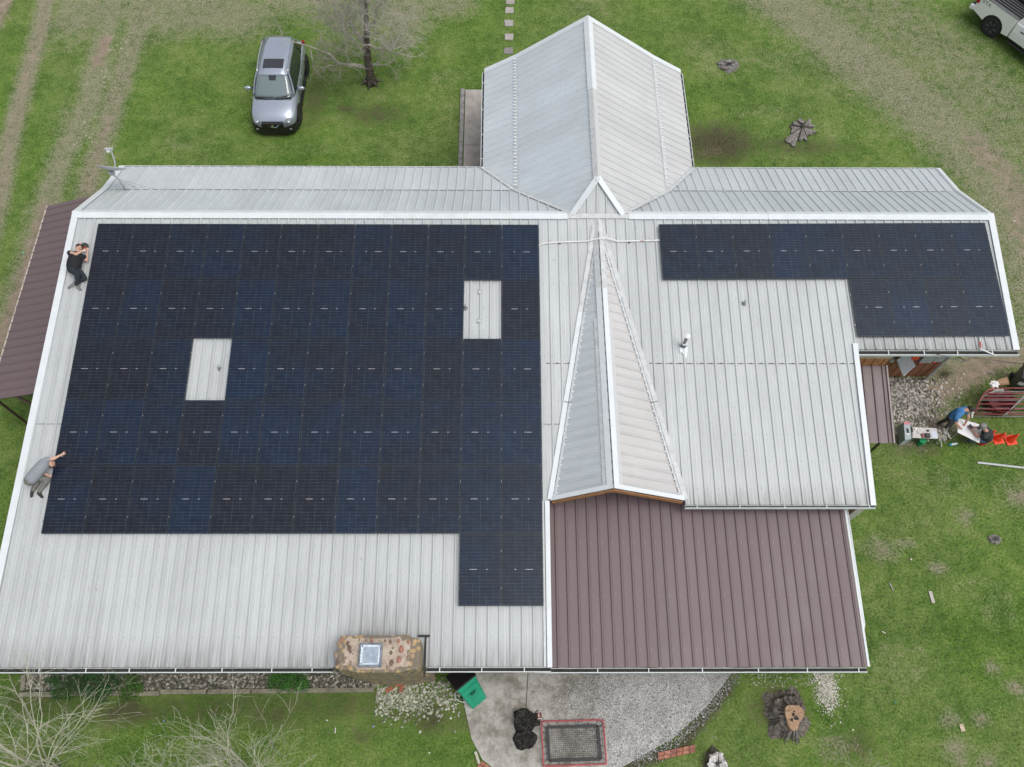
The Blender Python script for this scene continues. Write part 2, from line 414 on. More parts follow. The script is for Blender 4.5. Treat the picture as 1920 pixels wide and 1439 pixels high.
# sheet laps
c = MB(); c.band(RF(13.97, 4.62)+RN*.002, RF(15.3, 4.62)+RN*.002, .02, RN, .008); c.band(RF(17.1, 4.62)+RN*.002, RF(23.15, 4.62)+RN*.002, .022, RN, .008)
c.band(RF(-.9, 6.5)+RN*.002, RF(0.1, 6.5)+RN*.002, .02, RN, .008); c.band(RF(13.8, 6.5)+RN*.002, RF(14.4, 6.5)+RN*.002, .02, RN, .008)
u = 14.0
while u < 23.2:
    if not 15.2 < u < 17: c.box(RF(u+random.uniform(-.03, .03), 4.61)+RN*.012, (random.uniform(.03, .08), .018, .012), 1)
    u += .305
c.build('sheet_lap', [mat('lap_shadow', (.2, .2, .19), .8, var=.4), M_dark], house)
# front dormer gable: level ridge over the falling roof
DA, DB = V((15.67, .30, RDZ-.02)), V((15.67, -8.66, RDZ-.03))
zf = RF(0, 8.72).z
for sx, cx, mt in ((-1, 14.08, M_roof), (1, 17.76, M_roofE)):
    C = V((cx, -8.66, zf+.01)); dn = (C-DB); Ld = dn.length; dn.normalize()
    U = (DB-DA).normalized(); n = U.cross(dn); n = n if n.z > 0 else -n
    LU = (DB-DA).length
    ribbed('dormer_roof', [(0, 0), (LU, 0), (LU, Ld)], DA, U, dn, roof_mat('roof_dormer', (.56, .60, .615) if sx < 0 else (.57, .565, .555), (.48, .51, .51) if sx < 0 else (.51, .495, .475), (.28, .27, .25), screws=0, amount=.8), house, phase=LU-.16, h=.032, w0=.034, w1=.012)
    # ridge cap halves: grey at the back, white in front
    c = MB()
    c.band(DA+n*.03+dn*.09, DA.lerp(DB, .3)+n*.03+dn*.09, .18, n, .014, 0)
    c.band(DA.lerp(DB, .29)+n*.034+dn*.085, DB+n*.034+dn*.085, .17, n, .016, 1)
    c.build('ridge_cap', [M_flash, M_trim], house)
    # side lap strip below cap
    MB().band(DA.lerp(DB, .4)+n*.022+dn*.24, DB+n*.022+dn*.24, .13, n, .006).build('lap_strip', M_flash if sx < 0 else mt, house)
    # verge trim and timber barge board
    MB().band(DB+n*.03+V((0, .06, 0)), C+n*.03+V((0, .06, 0))+dn*.04, .13, n, .02).build('verge_trim', M_trim, house)
    b = MB(); q0 = DB+V((0, -.035, -.05)); q1 = C+V((0, -.035, -.04))
    b.add([q0, q1, q1-Z*.17, q0-Z*.17, q0+Y*.03, q1+Y*.03, q1+Y*.03-Z*.17, q0+Y*.03-Z*.17],
          [(0, 1, 2, 3), (7, 6, 5, 4), (0, 4, 5, 1), (1, 5, 6, 2), (2, 6, 7, 3), (3, 7, 4, 0)])
    b.build('barge_board', M_wood, house)
    # valley flashing both faces
    v = MB(); q0 = RF(15.67-sx*.0, -.2)+RN*.036; q1 = RF(cx, 8.72)+RN*.036
    d = (q1-q0).normalized(); s = d.cross(RN).normalized()*(1 if sx < 0 else -1)
    s = s if (s.x*sx) > 0 else -s
    mid = .47 if sx < 0 else .99
    for t0, t1, mi in ((0.02, .36, 0), (.355, .68, 1 if sx < 0 else 0), (.675, 1, 1 if sx < 0 else 0)):
        e = .003*(t0 > .3)
        v.band(q0.lerp(q1, t0)+s*.075+RN*e, q0.lerp(q1, t1)+s*.075+RN*e, .14, RN, .006, mi)
        v.band(q0.lerp(q1, t0)-s*.05+RN*(.03+e), q0.lerp(q1, t1)-s*.05+RN*(.03+e), .07, n, .012, mi)
    k = .1
    while k < .98:                           # rib closures along the valley
        p = q0.lerp(q1, k)-s*.09+RN*.05; v.box(p, (.05, .035, .03), 1); k += .0225
    v.build('valley_flashing', [M_flash, M_trim], house)
# gable wall of the dormer
g = MB(); yb = -8.35
g.add([V((14.2, yb, zf-.1)), V((17.6, yb, zf-.1)), V((15.67, yb, RDZ-.15)), V((14.2, yb+.1, zf-.1)), V((17.6, yb+.1, zf-.1)), V((15.67, yb+.1, RDZ-.15))],
      [(0, 1, 2), (5, 4, 3), (0, 3, 4, 1), (1, 4, 5, 2), (2, 5, 3, 0)])
g.build('gable_wall', M_woodB, house)
# brown patio roof on the front
pn0, pn1 = V((0, -7.5, 2.783)), V((0, -13.0, 2.31))
ps = (pn1-pn0); Lp = ps.length; ps.normalize(); PN = X.cross(ps); PN = PN if PN.z > 0 else -PN
ribbed('patio_roof', [(14.0, 0), (22.52, 0), (22.52, Lp), (14.0, Lp)], pn0, X, ps, M_brown, house, phase=.16, h=.032, minor=False, w0=.04, w1=.014)
c = MB(); c.band(pn0+X*22.56+PN*.03, pn1+X*22.56+PN*.03, .06, PN, .02, 1)
c.band(pn0+X*22.48+PN*.038, pn1+X*22.48+PN*.038, .07, PN, .01, 0); c.build('patio_rake', [M_brown, M_trim2], house)
# white downspout beside the patio roof
c = MB(); c.tube([(22.66, -8.4, 2.6), (22.66, -11.9, 2.28), (22.66, -12.05, 2.1), (22.66, -12.05, .1)], .045, 8); c.build('downspout', M_trim, house, smooth=True)
for x in (14.2, 17.0, 19.7, 22.3): MB().box((x, -12.8, 1.15), (.12, .12, 2.2)).build('post', M_woodB, house)
MB().box((18.2, -12.8, 2.2), (8.3, .1, .16)).build('beam', M_woodB, house)
# carport roof on the left gable
cs = V((-3.19+.8, 0, 2.4-3.15)); CO = V((-.80, 0, 3.15)); Lc = cs.length; cs.normalize()
ribbed('carport_roof', [(-5.16, 0), (2.33, 0), (2.33, Lc), (-5.16, Lc)], CO, Y, cs, M_brown, house, phase=.05, h=.034, minor=False, w0=.045, w1=.014)
CN = Y.cross(cs); CN = CN if CN.z > 0 else -CN
e0 = CO+cs*Lc
MB().band(e0+Y*2.33+CN*.01, e0-Y*5.16+CN*.01, .05, CN, .012).build('carport_edge', mat('edge_cream', (.55, .50, .44), .6, var=.3), house)
c = MB(); c.tube([(-3.1, -5.0, 0), (-3.1, -5.0, 2.38)], .05, 4); c.build('carport_post', M_brownT, house)
c = MB(); c.tube([(-3.1, 2.2, 0), (-3.1, 2.2, 2.38)], .05, 4); c.build('carport_post', M_brownT, house)
c = MB(); c.tube([(-3.15, -5.08, 2.36), (-.95, -5.08, 3.0)], .05, 4); c.tube([(-2.2, -5.1, 2.6), (-.9, -5.6, 1.6)], .045, 4)
c.tube([(-3.12, -5.1, 2.36), (-3.12, 2.3, 2.36)], .045, 4); c.build('carport_beam', M_brownT, house)
# gutters: channel, lip and hangers
def gutter(p0, p1, out, w=.105, d=.1, step=1.2, first=.35, lipm=M_trim, name='gutter', wet=True, ext=.0):
    p0, p1, out = V(p0), V(p1), V(out); dr = (p1-p0).normalized(); L = (p1-p0).length
    c = MB()
    def bar(a, b, lo, hi, mi):               # cross-section rectangle a..b outwards, lo..hi vertical
        q = [p0+out*a+Z*lo, p0+out*b+Z*lo, p0+out*b+Z*hi, p0+out*a+Z*hi]; q += [v+dr*L for v in q]
        c.add(q, [(3, 2, 1, 0), (4, 5, 6, 7), (0, 1, 5, 4), (1, 2, 6, 5), (2, 3, 7, 6), (3, 0, 4, 7)], mi)
    bar(0, w, -d, -d+.012, 0); bar(w, w+.019, -d, .0, 0); bar(.0, .012, -d+.012, -.02, 0); bar(.013, w-.001, -d+.013, -d+.035, 1)
    x = first
    while x < L:
        q = p0+dr*x+out*(w/2)
        R = Matrix((dr, out, Z)).transposed()
        c.box(q-Z*.012, (.025, w, .012), 0, R=R); x += step*random.uniform(.85, 1.15)
    c.build(name, [lipm, M_dark], house)
ez = RF(0, 13.15).z
gutter((-1.1, -13.05, ez-.02), (8.22, -13.05, ez-.02), (0, -1, 0))
gutter((10.68, -13.05, ez-.02), (13.96, -13.05, ez-.02), (0, -1, 0))
gutter((13.55, -13.01, 2.24), (22.55, -13.01, 2.24), (0, -1, 0), step=1.35)
gutter((17.8, RF(0, 8.86).y, RF(0, 8.86).z-.02), (23.18, RF(0, 8.86).y, RF(0, 8.86).z-.02), (0, -1, 0), w=.07)
gutter((23.36, RF(0, 4.16).y, RF(0, 4.16).z-.02), (28.2, RF(0, 4.16).y, RF(0, 4.16).z-.02), (0, -1, 0), w=.15, step=.95, first=.9)
gutter((11.95, EY+.1, EZ-.02), (11.95, WY1-.05, EZ-.02), (-1, 0, 0), w=.07)
gutter((19.43, EY+.1, EZ-.02), (19.43, WY1-.05, EZ-.02), (1, 0, 0), w=.07)
gutter((-.86, EY, EZ-.02), (11.85, EY, EZ-.02), (0, 1, 0), w=.06)
gutter((19.55, EY, EZ-.02), (28.25, EY, EZ-.02), (0, 1, 0), w=.06)
# walls of vertical boards under the roofs
def boards(name, x0, x1, y, z0, z1, mt, parent=house, step=.3, face=-1):
    c = MB(); x = x0
    while x < x1-.02:
        w_ = min(step, x1-x); c.box(((x+w_/2), y, (z0+z1)/2), (w_-.03, .05, z1-z0)); c.box((x, y+.01*(-face), (z0+z1)/2), (.04, .03, z1-z0), 1); x += step
    return c.build(name, [mt, M_brownT], parent)
boards('front_wall', 24.6, 27.5, -3.05, 0, 3.85, mat('wood_siding', (.24, .105, .05), .7, var=.35, scale=5, bump=.3))
MB().box((11.0, -4.6, 1.2), (23.0, 13.0, 2.4)).build('wall', M_woodB, house)
MB().box((24.9, -.6, 1.2), (4.7, 4.7, 2.4)).build('wall', M_woodB, house)
MB().box((15.68, 4.9, 1.1), (6.4, 6.4, 2.2)).build('wall', M_woodB, house)
MB().box((27.5, -.9, 1.7), (.12, 4.2, 3.4)).build('side_wall', M_wood, house)
c = MB(); c.tube([G(1800, 659, 3.3), V((27.42, -3.2, 3.1)), V((27.35, -3.2, .12))], .055, 8); c.build('downspout', M_trim, house, smooth=True)
# soffit planks closing the roof from below
c = MB()
c.add([RF(-.8, -.3)-Z*.12, RF(13.85, -.3)-Z*.12, RF(13.85, 13.0)-Z*.12, RF(-.95, 13.0)-Z*.12], [(0, 1, 2, 3)])
c.add([RF(13.9, -.3)-Z*.12, RF(23.1, -.3)-Z*.12, RF(23.05, 8.1)-Z*.12, RF(13.9, 8.1)-Z*.12], [(0, 1, 2, 3)])
c.add([RF(23.1, -.3)-Z*.12, RF(28.1, -.3)-Z*.12, RF(28.0, 4.05)-Z*.12, RF(23.1, 4.05)-Z*.12], [(0, 1, 2, 3)])
so_ = c.build('soffit', M_tan, house); q = so_.modifiers.new('thick', 'SOLIDIFY'); q.thickness = .03
# little porch roof by the step and the boarded piece of wall above it
sp = V((0, -6.54+4.2, 2.4-2.98)); Ls = sp.length; sp.normalize()
ribbed('porch_roof', [(23.0, 0), (24.54, 0), (24.54, Ls), (23.0, Ls)], (0, -4.2, 2.98), X, sp, M_brown, house, phase=.02, h=.034, minor=False, w0=.04, w1=.014)
c = MB(); c.band(V((24.55, -4.2, 3.01)), V((24.55, -6.56, 2.43)), .05, X.cross(sp)*(-1 if X.cross(sp).z < 0 else 1), .02); c.build('porch_edge', M_brown and mat('edge_brown', (.30, .24, .24), .5), house)
boards('porch_wall', 23.15, 24.5, -4.16, 2.9, 3.45, M_wood)
MB().box((23.82, -4.13, 3.55), (1.4, .14, .2)).build('porch_beam', M_tan, house)
MB().tube([(24.4, -6.3, 0), (24.4, -6.3, 2.36)], .05, 4).build('post', M_brownT, house)

# ------------------------------------------------------------------ solar panels
def panel_mat():
    t = MT('solar_cells'); uv = t.coord('UV'); s = t.n('SeparateXYZ'); t.l(uv, s.inputs[0])
    oi = t.n('ObjectInfo')
    def grid(coord, period, width, ph=0.):
        a = t.math('FRACT', t.math('DIVIDE', t.math('ADD', coord, ph), period))
        d = t.math('ABSOLUTE', t.math('SUBTRACT', a, .5))
        return t.math('GREATER_THAN', d, .5-width/period/2)
    gx = grid(s.outputs[0], .1835, .005); gy = grid(s.outputs[1], .0925, .006)
    bus = grid(s.outputs[0], .0183, .0012)
    gy = t.math('MULTIPLY', gy, t.mr(t.noise(t.mapped(uv, (2.2, 11, 1)), 1, 2), .38, .6, .25, 1.))
    gx = t.math('MULTIPLY', gx, t.mr(t.noise(t.mapped(uv, (5, 2, 1)), 1, 2), .4, .62, .1, 1.))
    # every panel has its own tint between navy and near-black brown, cells vary a little
    cell = t.n('TexWhiteNoise', noise_dimensions='3D')
    cm = t.n('CombineXYZ'); t.l(t.math('FLOOR', t.math('DIVIDE', s.outputs[0], .1835)), cm.inputs[0]); t.l(t.math('FLOOR', t.math('DIVIDE', s.outputs[1], .0925)), cm.inputs[1]); t.l(oi.outputs['Random'], cm.inputs[2])
    t.l(cm.outputs[0], cell.inputs['Vector'])
    big = t.n('TexNoise'); t.l(t.coord('Object'), big.inputs['Vector']); big.inputs['Scale'].default_value = 1.1; big.inputs['Detail'].default_value = 1
    loc = t.n('VectorMath', operation='ADD'); t.l(t.coord('Object'), loc.inputs[0]); t.l(oi.outputs['Location'], loc.inputs[1]); t.l(loc.outputs[0], big.inputs['Vector'])
    f = t.math('ADD', t.math('MULTIPLY', oi.outputs['Random'], .7), t.math('MULTIPLY', t.mr(big.outputs[0], .3, .7, -.5, .5), .45))
    c = t.ramp(f, [(0.0, (.0100, .0095, .0150)), (.3, (.0085, .0112, .0220)), (.65, (.0070, .0140, .0330)), (1., (.0065, .0165, .0425))])
    c = t.mix(1., c, t.mr(cell.outputs[0], 0, 1, .88, 1.12), 'MULTIPLY')
    c = t.mix(t.math('MULTIPLY', bus, .10), c, (.12, .13, .14))
    c = t.mix(t.math('MULTIPLY', gy, .62), c, (.13, .16, .19))
    c = t.mix(t.math('MULTIPLY', gx, .62), c, (.13, .16, .19))
    dust = t.noise(t.coord('Object'), 3, 4)
    c = t.mix(t.mr(dust, .35, .8, 0, .02), c, (.3, .29, .27))
    t.set(c, t.mr(dust, .3, .7, .16, .24), 0, spec=.46)
    t.b.inputs['Specular Tint'].default_value = (.72, .86, 1, 1)
    return t.m
M_cell = panel_mat()
M_frame = mat('panel_frame', (.03, .035, .042), .4, .3, var=.1)
M_silver = mat('ribbon_silver', (.45, .44, .47), .35, .3, var=.05)
PW, PH, PX, PY = 1.138, 1.923, 1.15, 1.937
def panel_mesh(flip):
    f = MB(); b = .011; t = .035
    for c, d in (((PW/2, -b/2, -t/2), (PW, b, t)), ((PW/2, -PH+b/2, -t/2), (PW, b, t)), ((b/2, -PH/2, -t/2), (b, PH-2*b, t)), ((PW-b/2, -PH/2, -t/2), (b, PH-2*b, t))): f.box(c, d)
    g = MB(); g.uv = []
    z = -.002; n = 1
    q = [(b, -PH+b, z), (PW-b, -PH+b, z), (PW-b, -b, z), (b, -b, z)]
    # cells stop a little short of the frame: uv zero sits on the first cell edge
    g.v = [V(p) for p in q]; g.uv = [(p[0]-.0155, p[1]+PH/2) for p in q]; g.f = [(0, 1, 2, 3)]; g.m = [0]
    back = [(b, -PH+b, -.03), (PW-b, -PH+b, -.03), (PW-b, -b, -.03), (b, -b, -.03)]
    g.v += [V(p) for p in back]; g.uv += [(0.05, 0.05)]*4; g.f.append((7, 6, 5, 4)); g.m.append(1)
    r = g
    x1, x2 = (.335, .667) if not flip else (.667, .335)
    r.box((PW*x1, -PH/2, .0), (.2, .014, .003), 2); r.box((PW*x2, -PH/2, .0), (.05, .014, .003), 2); r.box((PW*.05, -PH/2, -.0005), (.09, .006, .002), 3); r.box((PW*.96, -PH/2, -.0005), (.06, .006, .002), 3)
    g.uv += [(0.05, 0.05)]*(len(g.v)-len(g.uv))
    return f, g
protos = {}
def make_panel(flip):
    r = thing('solar_panel', '', 'solar panel')
    f, g = panel_mesh(flip)
    f.build('frame', M_frame, r, local=True); g.build('cell_sheet', [M_cell, M_frame, M_silver, mat('ribbon_dull', (.12, .13, .15), .5)], r, local=True)
    for yy in (-PH*.24, -PH*.76): MB().box((PW+.006, yy, -.003), (.012, .04, .018)).build('clamp', M_grey, r, local=True)
    return r
base_rot = Matrix((X, -RS, RN)).transposed()
ORD = ['first', 'second', 'third', 'fourth', 'fifth', 'sixth', 'seventh', 'eighth', 'ninth', 'tenth', 'eleventh', 'twelfth']
def place_panel(p, rot, label, flip, group):
    if flip not in protos: o = protos[flip] = make_panel(flip)
    else: o = copy_tree(protos[flip])
    o.location = p; o.rotation_euler = rot.to_euler(); o['label'] = label; o['group'] = group; return o
for j in range(6):
    for i in range(12):
        if (j, i) in ((1, 10), (2, 3)) or (j == 5 and i < 10): continue
        if j < 5: lab = f'black solar panel {ORD[i]} from left in {ORD[j]} row of large left array'
        else: lab = ('left' if i == 10 else 'right')+' one of the two solar panels hanging below the large array'
        place_panel(RF(i*PX, j*PY, 0), base_rot, lab, (j in (0, 2, 3) and i % 4 == 3) or (j, i) == (5, 11), 'solar panels of the large left array')
YW = .00812
Rz = Matrix((base_rot.col[0]*cos(YW)-base_rot.col[1]*(-sin(YW)), base_rot.col[1]*cos(YW)+base_rot.col[0]*(-sin(YW)), RN)).transposed()
for j in range(2):
    for i in range(9):
        if j == 1 and i < 5: continue
        a, b = i*PX, j*PY
        lab = f'dark solar panel {ORD[i]} from left in top row of small right array' if j == 0 else f'dark solar panel {ORD[i-5]} from left in short lower row of right array'
        place_panel(RF(17.586+a*cos(YW)+b*sin(YW), -.026+b*cos(YW)-a*sin(YW), 0), Rz, lab, (j == 1 and i < 8), 'solar panels of the small right array')
# mounting rails under the arrays
def rail_thing(x0, x1, s0, s1, label, grp):
    tag(MB().band(RF(x0, s0, -.077), RF(x1, s1, -.077), .04, RN, .036).build('mounting_rail', M_grey), label, 'rail', grp)
for j in range(5):
    for k_, yy in (('upper', .24), ('lower', .76)):
        segs = [(0, 12)]
        if j == 1: segs = [(0, 10), (11, 12)]
        if j == 2: segs = [(0, 3), (4, 12)]
        for a, b in segs:
            rail_thing(a*PX-.02, b*PX, j*PY+PH*yy, j*PY+PH*yy, f'{k_} metal rail under {ORD[j]} row of large array'+('' if len(segs) == 1 else (', left piece' if a == 0 else ', right piece')), 'rails under the large array')
for k_, yy in (('upper', .24), ('lower', .76)):
    rail_thing(10*PX-.04, 12*PX, 5*PY+PH*yy, 5*PY+PH*yy, f'{k_} short rail under the two hanging solar panels', 'rails under the large array')
    for j in range(2): rail_thing(17.57+(5*PX if j else 0), 17.6+9*PX, j*PY+PH*yy, j*PY+PH*yy-.08, f'{k_} rail under {"short lower" if j else "top"} row of right array', 'rails under the right array')

# ------------------------------------------------------------------ ground
def P2(pts, z=0.): return [(G(x, y, z).x, G(x, y, z).y) for x, y in pts]
def axis(a, b, st, far):
    m = list(np.arange(a, b, st)); o = []; d = st
    while d < far: o.append(d); d *= 1.7
    lo = [a-sum(o[:i+1]) for i in range(len(o))][::-1]; hi = [m[-1]+sum(o[:i+1]) for i in range(len(o))]
    return np.array(lo+m+hi)
gx = axis(-14, 41, .13, 900); gy = axis(-20, 22, .13, 900)
XX, YY = np.meshgrid(gx, gy); ny, nx = XX.shape
def seg_field(pts, w):
    d = np.full(XX.shape, 1e9)
    for (x0, y0), (x1, y1) in zip(pts, pts[1:]):
        dx, dy = x1-x0, y1-y0; t = np.clip(((XX-x0)*dx+(YY-y0)*dy)/(dx*dx+dy*dy+1e-9), 0, 1)
        d = np.minimum(d, np.hypot(XX-x0-t*dx, YY-y0-t*dy))
    return np.clip(1.35-d/w, 0, 1)
def blob_field(px, py, rx, ry=None):
    (cx, cy), = P2([(px, py)]); ry = ry or rx
    return np.clip(1.4-np.hypot((XX-cx)/rx, (YY-cy)/ry), 0, 1)
dry = np.zeros(XX.shape); dirt = np.zeros(XX.shape); dark = np.zeros(XX.shape)
def add(a, f, k=1.): np.maximum(a, f*k, out=a)
trackA = P2([(98, -60), (75, 60), (48, 150), (22, 250), (5, 340), (-40, 520)])
trackB = P2([(225, -60), (190, 90), (165, 200), (118, 290), (85, 390), (52, 500), (18, 600), (-30, 720)])
trackC = P2([(300, -60), (262, 40), (232, 130), (205, 220), (172, 320), (160, 380)])
add(dry, seg_field(trackA, .55)**1.4, .9); add(dirt, seg_field(trackA, .22), .45)
add(dry, seg_field(trackB, .8)**1.6, .72); add(dirt, seg_field(trackB[4:], .30), .8); add(dry, seg_field(trackC, .75)**1.6, .75)
add(dirt, seg_field(trackC[3:], .22), .55)
add(dirt, seg_field(P2([(-40, 90), (20, -30)]), .55), 1); add(dirt, seg_field(P2([(182, 118), (200, 75)]), .28), .9)
for q in [(1330, 90, 1.2, .9), (1440, 210, 1.6, .5), (840, 150, 1.2, .8), (560, 280, 2.2, .3), (1100, 10, 1.5, .8), (1760, 900, 1.0, .6), (1690, 1250, 1.0, .8), (1860, 1130, .9, .9)]: add(dry, blob_field(*q), .22)
for q in [(330, 20, 4.2, 2.0), (150, 20, 1.6, 2.2), (560, -10, 3.4, 1.7), (840, 5, 1.5, 1.2), (430, 30, 2.5, 1.6), (760, 25, 1.7, 1.6)]: add(dry, blob_field(*q), .66)
add(dry, blob_field(130, 230, .8, 1.4), .4)
rt = P2([(1330, -120), (1430, -30), (1560, 70), (1690, 170), (1800, 260), (1880, 350), (1930, 440), (1960, 560)])
add(dry, seg_field(rt, 2.3)**1.5, .72); add(dry, seg_field(P2([(1500, -80), (1720, 60), (1850, 180), (1960, 300)]), 2.6), .5); add(dry, seg_field(rt[1:], 1.3)**2, .62)
add(dirt, seg_field(P2([(1830, 270), (1895, 340), (1935, 470)]), .7), .55); add(dry, blob_field(1480, 110, 2.0, 1.2), .3)
add(dark, blob_field(1345, 270, 1.5, 1.1), .95); add(dark, blob_field(1500, 275, 2.2, .5), .5); add(dirt, blob_field(1330, 285, .5, .3), .3)
add(dark, blob_field(700, 215, 1.3, .6), .55); add(dark, blob_field(650, 205, .5, .3), .6); add(dark, blob_field(590, 190, .5, 1.6), .5); add(dry, blob_field(330, 270, .9, .4), .25)  # the long narrow dark blob paints the SUV's shade onto the ground
for q in [(1810, 968, .3), (1795, 1412, .42), (1757, 1065, .28), (1650, 1030, .5), (1700, 1018, .22), (1862, 1255, .25), (1780, 1350, .3), (1840, 1350, .25), (1915, 930, .6), (1905, 1290, .3), (1850, 1430, .3)]:
    add(dry, blob_field(q[0], q[1], q[2]*1.25, q[2]), .55); add(dirt, blob_field(q[0], q[1], q[2]*.6, q[2]*.45), .42)
add(dirt, seg_field(P2([(1720, 760), (1780, 720), (1840, 690), (1900, 668)]), .55), .75); add(dry, seg_field(P2([(1700, 800), (1790, 700), (1930, 640)]), .9), .7)
add(dirt, blob_field(1760, 800, .9, .5), .75); add(dark, blob_field(1720, 830, 1.0, .5), .7); add(dry, blob_field(1870, 590, .5, 1.2), .8)
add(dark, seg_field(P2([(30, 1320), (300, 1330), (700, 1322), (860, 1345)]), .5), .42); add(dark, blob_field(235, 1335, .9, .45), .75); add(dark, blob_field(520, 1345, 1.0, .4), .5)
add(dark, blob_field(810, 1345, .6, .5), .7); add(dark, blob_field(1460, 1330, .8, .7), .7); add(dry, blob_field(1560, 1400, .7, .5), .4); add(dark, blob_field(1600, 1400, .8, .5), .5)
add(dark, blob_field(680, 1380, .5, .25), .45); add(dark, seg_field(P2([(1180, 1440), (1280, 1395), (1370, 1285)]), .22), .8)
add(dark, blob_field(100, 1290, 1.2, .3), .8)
zz = np.zeros(XX.shape)
near = (XX > -14) & (XX < 41) & (YY > -20) & (YY < 22)
rr_ = np.random.default_rng(3); zz[near] = rr_.normal(0, .006, near.sum())
zz -= .03*seg_field(trackA, .3)+.03*seg_field(trackC, .3)
me = bpy.data.meshes.new('ground')
vs = np.stack([XX.ravel(), YY.ravel(), zz.ravel()], 1)
i = np.arange(nx*ny).reshape(ny, nx); q = np.stack([i[:-1, :-1], i[:-1, 1:], i[1:, 1:], i[1:, :-1]], -1).reshape(-1, 4)
me.vertices.add(len(vs)); me.vertices.foreach_set('co', vs.ravel().astype(np.float32))
me.loops.add(q.size); me.loops.foreach_set('vertex_index', q.ravel().astype(np.int32))
me.polygons.add(len(q)); me.polygons.foreach_set('loop_start', np.arange(0, q.size, 4, dtype=np.int32))
try: me.polygons.foreach_set('loop_total', np.full(len(q), 4, dtype=np.int32))
except Exception: pass
at = me.color_attributes.new('cover', 'FLOAT_COLOR', 'POINT')
at.data.foreach_set('color', np.stack([dirt.ravel(), dry.ravel(), dark.ravel(), np.ones(nx*ny)], 1).ravel().astype(np.float32))
me.update(); me.validate()
ground = bpy.data.objects.new('ground', me); COL.objects.link(ground); ground['kind'] = 'structure'

def grass_colors(t, co, blades=False):
    """shared colour logic of the lawn: soil, dry straw, dark brown and painted-shade patches over patchy green"""
    a = t.n('Attribute'); a.attribute_name = 'cover'; s = t.n('SeparateColor'); t.l(a.outputs['Color'], s.inputs[0])
    n1 = t.noise(co, .55, 6, .65); n2 = t.noise(co, 2.6, 6, .7); n3 = t.noise(co, 14, 5, .75); n4 = t.noise(co, 45, 3, .8)
    g = t.ramp(t.math('ADD', t.math('MULTIPLY', n1, .55), t.math('MULTIPLY', n2, .45)),
               [(.32, (.066, .140, .022)), (.44, (.108, .208, .034)), (.54, (.165, .272, .052)), (.64, (.240, .315, .088)), (.74, (.30, .32, .17))])
    nb_ = t.noise(co, .22, 3, .5)
    g = t.mix(t.mr(nb_, .38, .62, 0, .55), g, t.mix(1., g, (1.25, 1.0, 1.75), 'MULTIPLY'))
    g = t.mix(1., g, t.mr(n3, .3, .72, .45, 1.5), 'MULTIPLY')
    g = t.mix(1., g, t.mr(n4, .3, .7, .55, 1.5), 'MULTIPLY')
    # stray yellowed tufts
    g = t.mix(t.mr(t.noise(t.mapped(co, (1, 1, 1), (0, 0, 1)), 7, 6, .8), .50, .75, 0, .62), g, (.27, .255, .14))
    straw = t.ramp(n3, [(.28, (.20, .205, .115)), (.5, (.32, .31, .205)), (.72, (.46, .435, .32))])
    soil = t.ramp(n2, [(.3, (.25, .195, .145)), (.55, (.38, .30, .235)), (.75, (.47, .385, .31))])
    soil = t.mix(1., soil, t.mr(n4, .3, .7, .75, 1.2), 'MULTIPLY')
    damp_shade = t.ramp(n3, [(.3, (.045, .042, .022)), (.5, (.10, .095, .05)), (.72, (.19, .17, .11))])  # tone of the dark mask: brown ground and the shade painted beside the SUV
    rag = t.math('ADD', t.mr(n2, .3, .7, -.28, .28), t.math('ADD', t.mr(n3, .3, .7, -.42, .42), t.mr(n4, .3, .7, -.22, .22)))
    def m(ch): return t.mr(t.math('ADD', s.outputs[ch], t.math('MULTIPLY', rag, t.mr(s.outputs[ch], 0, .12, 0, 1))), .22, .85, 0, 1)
    c = t.mix(m('Blue'), g, damp_shade)
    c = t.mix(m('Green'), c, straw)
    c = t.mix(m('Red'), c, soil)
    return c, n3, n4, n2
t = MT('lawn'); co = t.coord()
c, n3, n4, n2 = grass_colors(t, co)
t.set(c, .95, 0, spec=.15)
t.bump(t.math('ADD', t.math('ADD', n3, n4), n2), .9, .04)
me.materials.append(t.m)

def sample(a, x, y):
    ix = np.clip(np.searchsorted(gx, x)-1, 0, nx-1); iy = np.clip(np.searchsorted(gy, y)-1, 0, ny-1); return a[iy, ix]
def visible_xy(n, x0=-10, x1=37, y0=-15.9, y1=16.2):
    x = rng.uniform(x0, x1, n); y = rng.uniform(y0, y1, n)
    d = np.stack([x, y, np.zeros(n)], 1)-np.array(CAM)
    z = d@np.array(FW); u = 960+FPX*(d@np.array(RT))/z; v = 719.5-FPX*(d@np.array(UP))/z
    ok = (u > -30) & (u < 1950) & (v > -30) & (v < 1470)
    # not under the roofs
    for a, b, c_, d_ in ((-.9, 28, -3.6, 3.6), (-.8, 22.8, -12.6, 3), (12.1, 19.2, 2, 7.2)): ok &= ~((x > a) & (x < b) & (y > c_) & (y < d_))
    return x[ok], y[ok]
def in_poly(x, y, poly):
    r = np.zeros(len(x), bool); n = len(poly)
    for k in range(n):
        (ax, ay), (bx, by) = poly[k], poly[(k+1) % n]
        c_ = ((ay > y) != (by > y)) & (x < (bx-ax)*(y-ay)/(by-ay+1e-12)+ax); r ^= c_
    return r
patio_poly = P2([(845, 1235), (852, 1265), (868, 1310), (884, 1385), (905, 1425), (950, 1460), (1100, 1475), (1175, 1434), (1262, 1384), (1325, 1325), (1372, 1262), (1380, 1225)])
slab_poly = P2([(863, 330), (873, 171), (925, 170), (925, 330)])
